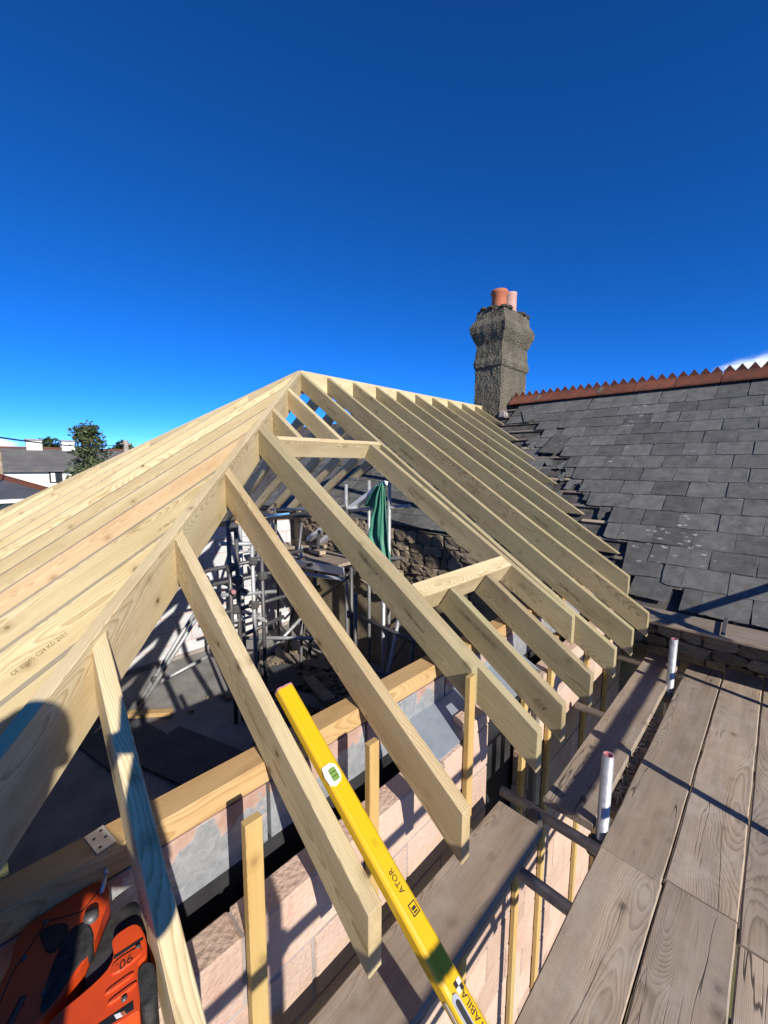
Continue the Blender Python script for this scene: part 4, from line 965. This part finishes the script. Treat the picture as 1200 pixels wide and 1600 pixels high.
# tarpaulin: gathered at the top, hanging in folds
V = []; F = []; nu, nv = 26, 22; rnd = random.Random(9)
for j in range(nv + 1):
    t = j / nv
    for i in range(nu + 1):
        s_ = i / nu
        le = 0.32 - 0.23 * (t / .58) ** 0.8 if t < .58 else 0.09 + 0.40 * ((t - .58) / .42) ** 1.2
        ri = 0.38 + 0.19 * t
        xx = le + (ri - le) * s_ + .012 * math.sin(t * 23 + 2) * (1 - s_); fold = 0.05 * math.sin(s_ * 15 + 1.5 * math.sin(3 * t)) * (0.3 + 0.8 * t) + .016 * math.sin(s_ * 37 + 5 * t)
        zz_ = -1.26 - 1.10 * t - (0.10 * (s_ - .3) * t) - .02 * math.sin(s_ * 9)
        V.append((xx, 0.965 - 0.05 * t + fold, zz_))
for j in range(nv):
    for i in range(nu): a = j * (nu + 1) + i; F.append((a, a + 1, a + nu + 2, a + nu + 1))
o = mesh_obj('tarpaulin', V, F, 'tarp', smooth=True); sm = o.modifiers.new('s', 'SOLIDIFY'); sm.thickness = 0.003
tag(o, 'green tarpaulin hanging in folds from the inner scaffold', 'tarpaulin')
V = []; F = []
for j in range(9):
    for i in range(13):
        s_ = i / 12; t = j / 8
        V.append((0.30 - 0.36 * s_ * (0.25 + .75 * t), 1.0 + .03 * math.sin(s_ * 14), -1.27 - .02 * s_ - t * (0.36 - .1 * s_)))
for j in range(8):
    for i in range(12): a = j * 13 + i; F.append((a, a + 1, a + 14, a + 13))
o2 = mesh_obj('tarpaulin_flap', V, F, 'tarp', o, smooth=True); sm = o2.modifiers.new('s', 'SOLIDIFY'); sm.thickness = 0.003
# dark sheets lying about the floor
fs = [((-1.2, -1.72), 1.25, 0.62, 14, 'large dark sheet board lying on the floor below the hip rafter'), ((-0.2, -1.25), 1.2, 0.6, 20, 'dark sheet board on the floor overlapping the larger one'), ((0.9, -1.9), 1.4, 0.7, 10, 'dark sheet board on the floor nearest the near wall'), ((0.35, -0.35), 0.9, 0.5, 35, 'dark sheet board on the floor below the third jack rafter'), ((-0.9, 0.2), 0.7, 0.45, -20, 'small dark sheet lying at the foot of the inner scaffold')]
for i, ((x, y), l, w, a, lab) in enumerate(fs):
    c = Matrix.Translation((x, y, FLOOR + .001 + .022 * i)) @ Matrix.Rotation(R(a), 4, 'Z')
    o = mesh_obj('floor_sheet', [(-l / 2, -w / 2, 0), (l / 2, -w / 2, 0), (l / 2, w / 2, 0), (-l / 2, w / 2, 0), (-l / 2, -w / 2, .02), (l / 2, -w / 2, .02), (l / 2, w / 2, .02), (-l / 2, w / 2, .02)], HEXF, 'slab', None, c, bevel=.002)
    tag(o, lab, 'sheet board', 'dark sheets on the floor')
o = beam('floor_timber', (-1.7, -1.75, FLOOR + .05), (-1.2, -1.15, FLOOR + .05), 0.10, 0.05, 'plate'); tag(o, 'orange timber length on the floor at the foot of the grey braces', 'timber')
rub = random.Random(11)
V = []; F = []
for i in range(420):
    x = rub.gauss(-0.55, .55); y = rub.gauss(0.35, .4)
    if y > 1.5: continue
    r = rub.uniform(.012, .06); z = FLOOR + r * .5; b = len(V)
    for f_ in [(-1, -1, -1), (1, -1, -1), (1, 1, -1), (-1, 1, -1), (-1, -1, 1), (1, -1, 1), (1, 1, 1), (-1, 1, 1)]:
        V.append((x + f_[0] * r * rub.uniform(.5, 1.2), y + f_[1] * r * rub.uniform(.5, 1.2), z + f_[2] * r * rub.uniform(.3, .7)))
    F += [tuple(b + q for q in h) for h in HEXF]
o = mesh_obj('rubble', V, F, 'stone'); tag(o, 'broken stone and rubble scattered over the floor', 'rubble', kind='stuff')

# ------------------------------------------------------------------ background to the left
# white terrace
def house_box(name, org, ang, w, d, hw, hr, wall, rfm, label, over=0.3):
    h = empty(name, (*org, GROUND), label, 'house'); mw = Matrix.Translation((*org, 0)) @ Matrix.Rotation(ang, 4, 'Z')
    zb, ze, zt = GROUND, hw, hr
    V = [(-w / 2, -d / 2, zb), (w / 2, -d / 2, zb), (w / 2, d / 2, zb), (-w / 2, d / 2, zb), (-w / 2, -d / 2, ze), (w / 2, -d / 2, ze), (w / 2, d / 2, ze), (-w / 2, d / 2, ze), (-w / 2, 0, zt - .15), (w / 2, 0, zt - .15)]
    mesh_obj('wall', V, [(0, 1, 5, 4), (1, 2, 6, 9, 5), (2, 3, 7, 6), (3, 0, 4, 8, 7)], wall, h, mw)
    sl = (zt - ze) / (d / 2); e = d / 2 + over; t = .12
    V = []
    for x in (-w / 2 - .2, w / 2 + .2):
        V += [(x, -e, ze - over * sl), (x, 0, zt), (x, e, ze - over * sl), (x, e, ze - over * sl - t), (x, 0, zt - t), (x, -e, ze - over * sl - t)]
    F = [(0, 1, 2, 3, 4, 5), (11, 10, 9, 8, 7, 6)] + [(i, 6 + i, 6 + (i + 1) % 6, (i + 1) % 6) for i in range(6)]
    rr = mesh_obj('roof', V, F, rfm, h, mw)
    for x in range(int(-w / 2), int(w / 2) + 1): pass
    beam('ridge_tiles', mw @ Vector((-w / 2 - .2, 0, zt + .02)), mw @ Vector((w / 2 + .2, 0, zt + .02)), .3, .12, 'terracotta', h)
    return h, mw
# terrace front faces the camera: its long axis runs along world Y
tw, tm = house_box('terrace_house', (-36.0, 2.2), R(90), 15, 7.2, -1.40, 0.05, 'whitewall', 'greyroof', 'white rendered terrace house with grey slate roof in the distance')
def win(h, mw, x, z, w, hh, d):
    f_ = box('window', (0, 0, 0), (1, 1, 1), 'white', None, 0); bpy.data.objects.remove(f_)
    fr = mesh_obj('window', [(x - w / 2 - .06, d, z - .06), (x + w / 2 + .06, d, z - .06), (x + w / 2 + .06, d + .08, z - .06), (x - w / 2 - .06, d + .08, z - .06), (x - w / 2 - .06, d, z + hh + .06), (x + w / 2 + .06, d, z + hh + .06), (x + w / 2 + .06, d + .08, z + hh + .06), (x - w / 2 - .06, d + .08, z + hh + .06)], HEXF, 'black', h, mw)
    for s in (-1, 1):
        a = x + s * w / 4; q = w / 4 - .04
        mesh_obj('pane', [(a - q, d - .02, z), (a + q, d - .02, z), (a + q, d - .004, z), (a - q, d - .004, z), (a - q, d - .02, z + hh), (a + q, d - .02, z + hh), (a + q, d - .004, z + hh), (a - q, d - .004, z + hh)], HEXF, 'white' if s < 0 else 'glass', fr, mw)

for (y, z, w, hh) in ((-0.75, -2.35, 0.6, 0.62), (3.2, -2.4, 0.6, 0.6), (-4.6, -2.5, 0.9, 0.75)): win(tw, tm, y, z, w, hh, -3.6 - .08)
for (y, s_) in ((-1.45, .9), (0.55, .8), (-5.5, .9)):
    box('chimney', (-36.4, 2.2 + y - s_ / 2, -0.5), (-35.6, 2.2 + y + s_ / 2, 0.62), 'whitewall', tw, .03)
    box('chimney_cap', (-36.48, 2.2 + y - s_ / 2 - .06, 0.6), (-35.52, 2.2 + y + s_ / 2 + .06, 0.70), 'mortar', tw, .02)
# dark hipped bungalow roof closer in
nh = empty('hipped_house', (-11.6, -4.6, GROUND), 'nearer house with dark blue-grey hipped roof and stone chimney', 'house')
ze = -1.86
V = [(-15.6, -8.2, ze), (-9.0, -8.2, ze), (-9.0, -1.0, ze), (-15.6, -1.0, ze), (-12.2, -5.0, -0.86), (-12.2, -3.2, -0.98)]
V2 = [(x, y, z - .12) for x, y, z in V]
mesh_obj('roof', V + V2, [(0, 1, 4), (1, 2, 5, 4), (2, 3, 5), (3, 0, 4, 5), (6, 10, 7), (7, 10, 11, 8), (8, 11, 9), (9, 11, 10, 6), (0, 6, 7, 1), (1, 7, 8, 2), (2, 8, 9, 3), (3, 9, 6, 0)], 'darkroof', nh)
box('wall', (-15.2, -7.8, GROUND), (-9.4, -1.4, ze - .02), 'whitewall', nh, 0.0)
beam('hip_tiles', (-9.0, -1.0, ze + .03), (-12.2, -3.2, -0.95), .16, .08, 'terracotta', nh); beam('ridge_tiles', (-12.2, -3.2, -0.95), (-12.2, -5.0, -0.83), .16, .08, 'terracotta', nh)
for (a, b) in (((-8.92, -8.3, ze - .06), (-8.92, -0.92, ze - .06)),): beam('gutter', a, b, .10, .08, 'white', nh)
box('chimney', (-12.1, -2.62, -1.9), (-11.5, -2.02, -0.72), 'stone', nh, .03)
lathe('chimney_pot', [(.12, 0), (.12, .25), (.14, .28), (.1, .28)], 'pot_red', nh, Matrix.Translation((-11.8, -2.3, -0.73)))
box('flashing', (-12.14, -2.66, -1.52), (-11.44, -1.98, -1.44), 'zinc', nh, .01)

# trees
def tree(name, label, base, h, rad, seed, mat='leaf', nleaf=5200, trunk_h=0.35, blobs=26, ls=0.16):
    rnd = random.Random(seed); t = empty(name, base, label, 'tree'); bx, by, bz = base
    pts = [(bx, by, bz), (bx + .05, by, bz + h * trunk_h * .5), (bx, by + .08, bz + h * trunk_h), (bx + .06, by, bz + h * .8)]
    V = []; F = []; n = 8; rr = [h * .035, h * .028, h * .022, h * .006]
    for p, r in zip(pts, rr):
        for i in range(n): a = 2 * math.pi * i / n; V.append((p[0] + r * math.cos(a), p[1] + r * math.sin(a), p[2]))
    for k in range(3):
        for i in range(n): j = (i + 1) % n; F.append((k * n + i, k * n + j, (k + 1) * n + j, (k + 1) * n + i))
    cl = []
    for b in range(blobs):
        u = rnd.random() ** 0.8; z = bz + h * (trunk_h * .8 + (1 - trunk_h * .8) * u)
        sp_ = rad * (1.0 - 0.75 * u ** 1.6) * rnd.uniform(.25, 1.0); a = rnd.uniform(0, 6.283)
        c = Vector((bx + sp_ * math.cos(a), by + sp_ * math.sin(a), z)); cl.append((c, rad * rnd.uniform(.22, .42)))
        o_ = Vector(pts[2]); q = len(V); dd = h * .008
        V += [(o_.x - dd, o_.y, o_.z), (o_.x + dd, o_.y, o_.z), (o_.x, o_.y + dd, o_.z), tuple(c)]; F += [(q, q + 1, q + 3), (q + 1, q + 2, q + 3), (q + 2, q, q + 3)]
    mesh_obj('trunk', V, F, 'bark', t)
    V = []; F = []
    for i in range(nleaf):
        c, r = rnd.choice(cl); d = Vector((rnd.gauss(0, 1), rnd.gauss(0, 1), rnd.gauss(0, .9))).normalized() * r * rnd.random() ** .4
        p = c + d; l = ls * rnd.uniform(.6, 1.3); u = Vector((rnd.gauss(0, 1), rnd.gauss(0, 1), rnd.gauss(0, .6))).normalized(); v = u.cross(Vector((rnd.gauss(0, 1), rnd.gauss(0, 1), rnd.gauss(0, 1)))).normalized() * .5
        q = len(V); V += [tuple(p - u * l), tuple(p + v * l), tuple(p + u * l), tuple(p - v * l)]; F.append((q, q + 1, q + 2, q + 3))
    me = bpy.data.meshes.new('crown'); me.from_pydata(V, [], F); me.materials.append(M[mat]); place(bpy.data.objects.new('crown', me), t)
    return t
tree('birch_tree', 'tall loose green tree beside the white terrace house', (-21.75, 1.75, GROUND), 6.1, 1.2, 4, 'leaf', 5200, .42, 52, .10)
tree('round_tree', 'dark round tree behind the roof of the white terrace', (-55, 3.3, GROUND), 6.1, 3.0, 8, 'leaf2', 5000, .4, 30, .3)
tree('round_tree', 'dark tree top at the far left behind the terrace ridge', (-57, -4.0, GROUND), 5.8, 2.6, 12, 'leaf2', 4000, .4, 24, .3)
tree('round_tree', 'low dark tree right of the tall tree, behind the utility pole', (-44, 8.3, GROUND), 5.9, 1.8, 15, 'leaf2', 4000, .4, 24, .25)
tree('round_tree', 'low dark tree just right of the tall tree', (-40, 5.8, GROUND), 5.1, 1.3, 18, 'leaf2', 3000, .4, 20, .22)
hg = mesh_obj('hills', [(-150, -120, GROUND), (-150, 160, GROUND), (-165, 160, 0.2), (-165, 60, 1.6), (-165, 10, 1.0), (-165, -60, 1.2), (-165, -120, .4)], [(0, 1, 2, 3, 4, 5, 6)], 'leaf2'); tag(hg, kind='structure')
up_ = empty('utility_pole', (-25.3, 4.2, GROUND), 'grey utility pole carrying the overhead wire, just above the rafters', 'utility pole')
tube('pole', (-25.3, 4.2, GROUND), (-25.3, 4.2, 0.36), .14, 'mortar', up_, 12); beam('cross_arm', (-25.3, 3.9, .15), (-25.3, 4.5, .15), .08, .08, 'mortar', up_)
cu = []
A_, B_ = Vector((-25.3, 4.1, 0.16)), Vector((6.0, -8.3, 0.5))
n = 24; V = []; F = []
for i in range(n + 1):
    t = i / n; p = A_.lerp(B_, t); p.z -= 0.75 * 4 * t * (1 - t)
    for k in range(6): a = k * math.pi / 3; V.append((p.x, p.y + .022 * math.cos(a), p.z + .022 * math.sin(a)))
for i in range(n):
    for k in range(6): j = (k + 1) % 6; F.append((i * 6 + k, i * 6 + j, (i + 1) * 6 + j, (i + 1) * 6 + k))
o = mesh_obj('overhead_wire', V, F, 'black'); tag(o, 'black overhead wire crossing the sky to the utility pole', 'wire')

# ------------------------------------------------------------------ the photographer, whose shadow falls on the hip and wall plate
per = empty('person', (4.16, -3.02, DECK), 'person in dark clothing standing on the scaffold holding up a phone', 'person')
fwd = Vector((-.70, .71, 0)); rt = Vector((.71, .70, 0)); O = Vector((4.13, -3.0, 0))
def pp(r_, f_, z): return O + rt * r_ + fwd * f_ + Vector((0, 0, z))
hcen = Vector((4.105, -2.975, -0.975))
J = {}
def jn(k, p, r): J[k] = (p, r)
jn('pelvis', pp(0, -.04, -1.66), .15); jn('waist', pp(0, -.03, -1.48), .135); jn('chest', pp(0, -.03, -1.28), .155); jn('neckb', pp(0, 0, -1.14), .075); jn('neck', pp(0, .02, -1.10), .058); jn('chin', hcen + Vector((0, 0, -.05)), .075); jn('head', hcen + Vector((0, 0, .03)), .092); jn('crown', hcen + Vector((0, 0, .075)), .062)
jn('nose', hcen + fwd * .095 + Vector((0, 0, -.02)), .018)
for s_, k in ((1, 'r'), (-1, 'l')):
    jn(k + 'hip', pp(s_ * .10, -.04, -1.74), .095); jn(k + 'knee', pp(s_ * .12, .0, -2.13), .065); jn(k + 'ank', pp(s_ * .13, -.05, -2.50), .045); jn(k + 'toe', pp(s_ * .15, .14, -2.565), .034)
    jn(k + 'sho', pp(s_ * .19, -.02, -1.19), .065)
hand_r = CAM + CR * .012 - CU * .15 - CF * .03; hand_l = CAM - CR * .065 - CU * .13 - CF * .03
jn('relb', pp(.24, .20, -1.40), .044); jn('rwri', hand_r - CU * .07 - CF * .03, .029); jn('lelb', pp(-.24, .20, -1.42), .044); jn('lwri', hand_l - CU * .07 - CF * .05 - CR * .03, .029)
jn('rhand', hand_r, .026); jn('lhand', hand_l, .026)
ed = [('pelvis', 'waist'), ('waist', 'chest'), ('chest', 'neckb'), ('neckb', 'neck'), ('neck', 'chin'), ('chin', 'head'), ('head', 'crown'), ('head', 'nose')]
for k in 'rl': ed += [('pelvis', k + 'hip'), (k + 'hip', k + 'knee'), (k + 'knee', k + 'ank'), (k + 'ank', k + 'toe'), ('chest', k + 'sho'), (k + 'sho', k + 'elb'), (k + 'elb', k + 'wri'), (k + 'wri', k + 'hand')]
# fingers
for k, base, sgn in (('r', hand_r, 1), ('l', hand_l, -1)):
    for q in range(4):
        a = base + CU * (.02 - .018 * q) + CR * sgn * .018; b = a + CR * sgn * .012 + CF * .02 + CU * .01; c = b - CR * sgn * .03 + CF * .006
        jn('%sf%d' % (k, q), a, .010); jn('%sg%d' % (k, q), b, .009); jn('%sh%d' % (k, q), c, .008)
        ed += [(k + 'hand', '%sf%d' % (k, q)), ('%sf%d' % (k, q), '%sg%d' % (k, q)), ('%sg%d' % (k, q), '%sh%d' % (k, q))]
    jn(k + 't0', base + CU * .03 - CR * sgn * .01 - CF * .012, .011); jn(k + 't1', base + CU * .06 - CR * sgn * .016 - CF * .016, .009); ed += [(k + 'hand', k + 't0'), (k + 't0', k + 't1')]
keys = list(J); idx = {k: i for i, k in enumerate(keys)}
me = bpy.data.meshes.new('body'); me.from_pydata([tuple(J[k][0]) for k in keys], [(idx[a], idx[b]) for a, b in ed], [])
bo = place(bpy.data.objects.new('body', me), per)
md = bo.modifiers.new('skin', 'SKIN'); md.use_smooth_shade = True
for i, k in enumerate(keys): sv = me.skin_vertices[0].data[i]; sv.radius = (J[k][1], J[k][1]); sv.use_root = (k == 'pelvis')
bo.modifiers.new('sub', 'SUBSURF').levels = 1; bo.modifiers['sub'].render_levels = 2
def pmat():
    s = NT('person_clothes_and_skin', 0.75, 0.25); g_ = s.n('ShaderNodeNewGeometry'); sp = s.n('ShaderNodeSeparateXYZ'); s.l(g_.outputs['Position'], sp.inputs[0])
    z = sp.outputs[2]
    m1 = s.mix(s.val('GREATER_THAN', z, -1.64), (0.05, 0.055, 0.065), (0.035, 0.06, 0.10)); m1 = s.mix(s.val('LESS_THAN', z, -2.50), m1, (0.06, 0.04, 0.025))
    d = s.n('ShaderNodeVectorMath', operation='DISTANCE'); s.l(g_.outputs['Position'], d.inputs[0]); d.inputs[1].default_value = tuple(CAM - CU * .13)
    sk = s.val('MAXIMUM', s.val('GREATER_THAN', z, -1.105), s.val('LESS_THAN', d.outputs['Value'], 0.145))
    return s.col(s.mix(sk, m1, (0.52, 0.31, 0.22)))
me.materials.append(pmat())
# cap of hair, ears, eyes
V = []; F = []
for j in range(9):
    ph = j / 8 * R(112)
    for i in range(20):
        th = 2 * math.pi * i / 20; dr = Vector((math.cos(th) * math.sin(ph), math.sin(th) * math.sin(ph), math.cos(ph)))
        front = max(0, dr.dot(fwd)); p = hcen + Vector((0, 0, .035)) - fwd * .012 + Vector((dr.x * .108, dr.y * .108, dr.z * .105 + (.05 * front if j > 4 else 0)))
        V.append(tuple(p))
for j in range(8):
    for i in range(20): k = (i + 1) % 20; F.append((j * 20 + i, j * 20 + k, (j + 1) * 20 + k, (j + 1) * 20 + i))
mesh_obj('hair', V, F, 'hair', per, smooth=True)
for s_ in (1, -1):
    lathe('ear', [(0, -.03), (.014, -.02), (.018, 0), (.014, .02), (0, .03)], 'skin', per, Matrix.Translation(hcen + rt * s_ * .092))
    lathe('eye', [(0, -.011), (.008, -.008), (.011, 0), (.008, .008), (0, .011)], 'white', per, Matrix.Translation(hcen + fwd * .082 + rt * s_ * .032 + Vector((0, 0, .012))))
pc = CAM - CR * .024 - CU * .062 - CF * .020
ph = empty('phone', pc, 'dark phone held up by the person on the scaffold', 'phone')
pm = frame(pc, CR, z=-CF)
prism('case', [(-.038, -.078), (.038, -.078), (.038, .078), (-.038, .078)], .0085, 'black', ph, pm @ Matrix.Translation((0, 0, -.004)), bevel=.004)
prism('screen', [(-.034, -.072), (.034, -.072), (.034, .072), (-.034, .072)], .0005, 'glass', ph, pm @ Matrix.Translation((0, 0, .0047)))

print('slates', nsl, 'objects', len(bpy.data.objects))
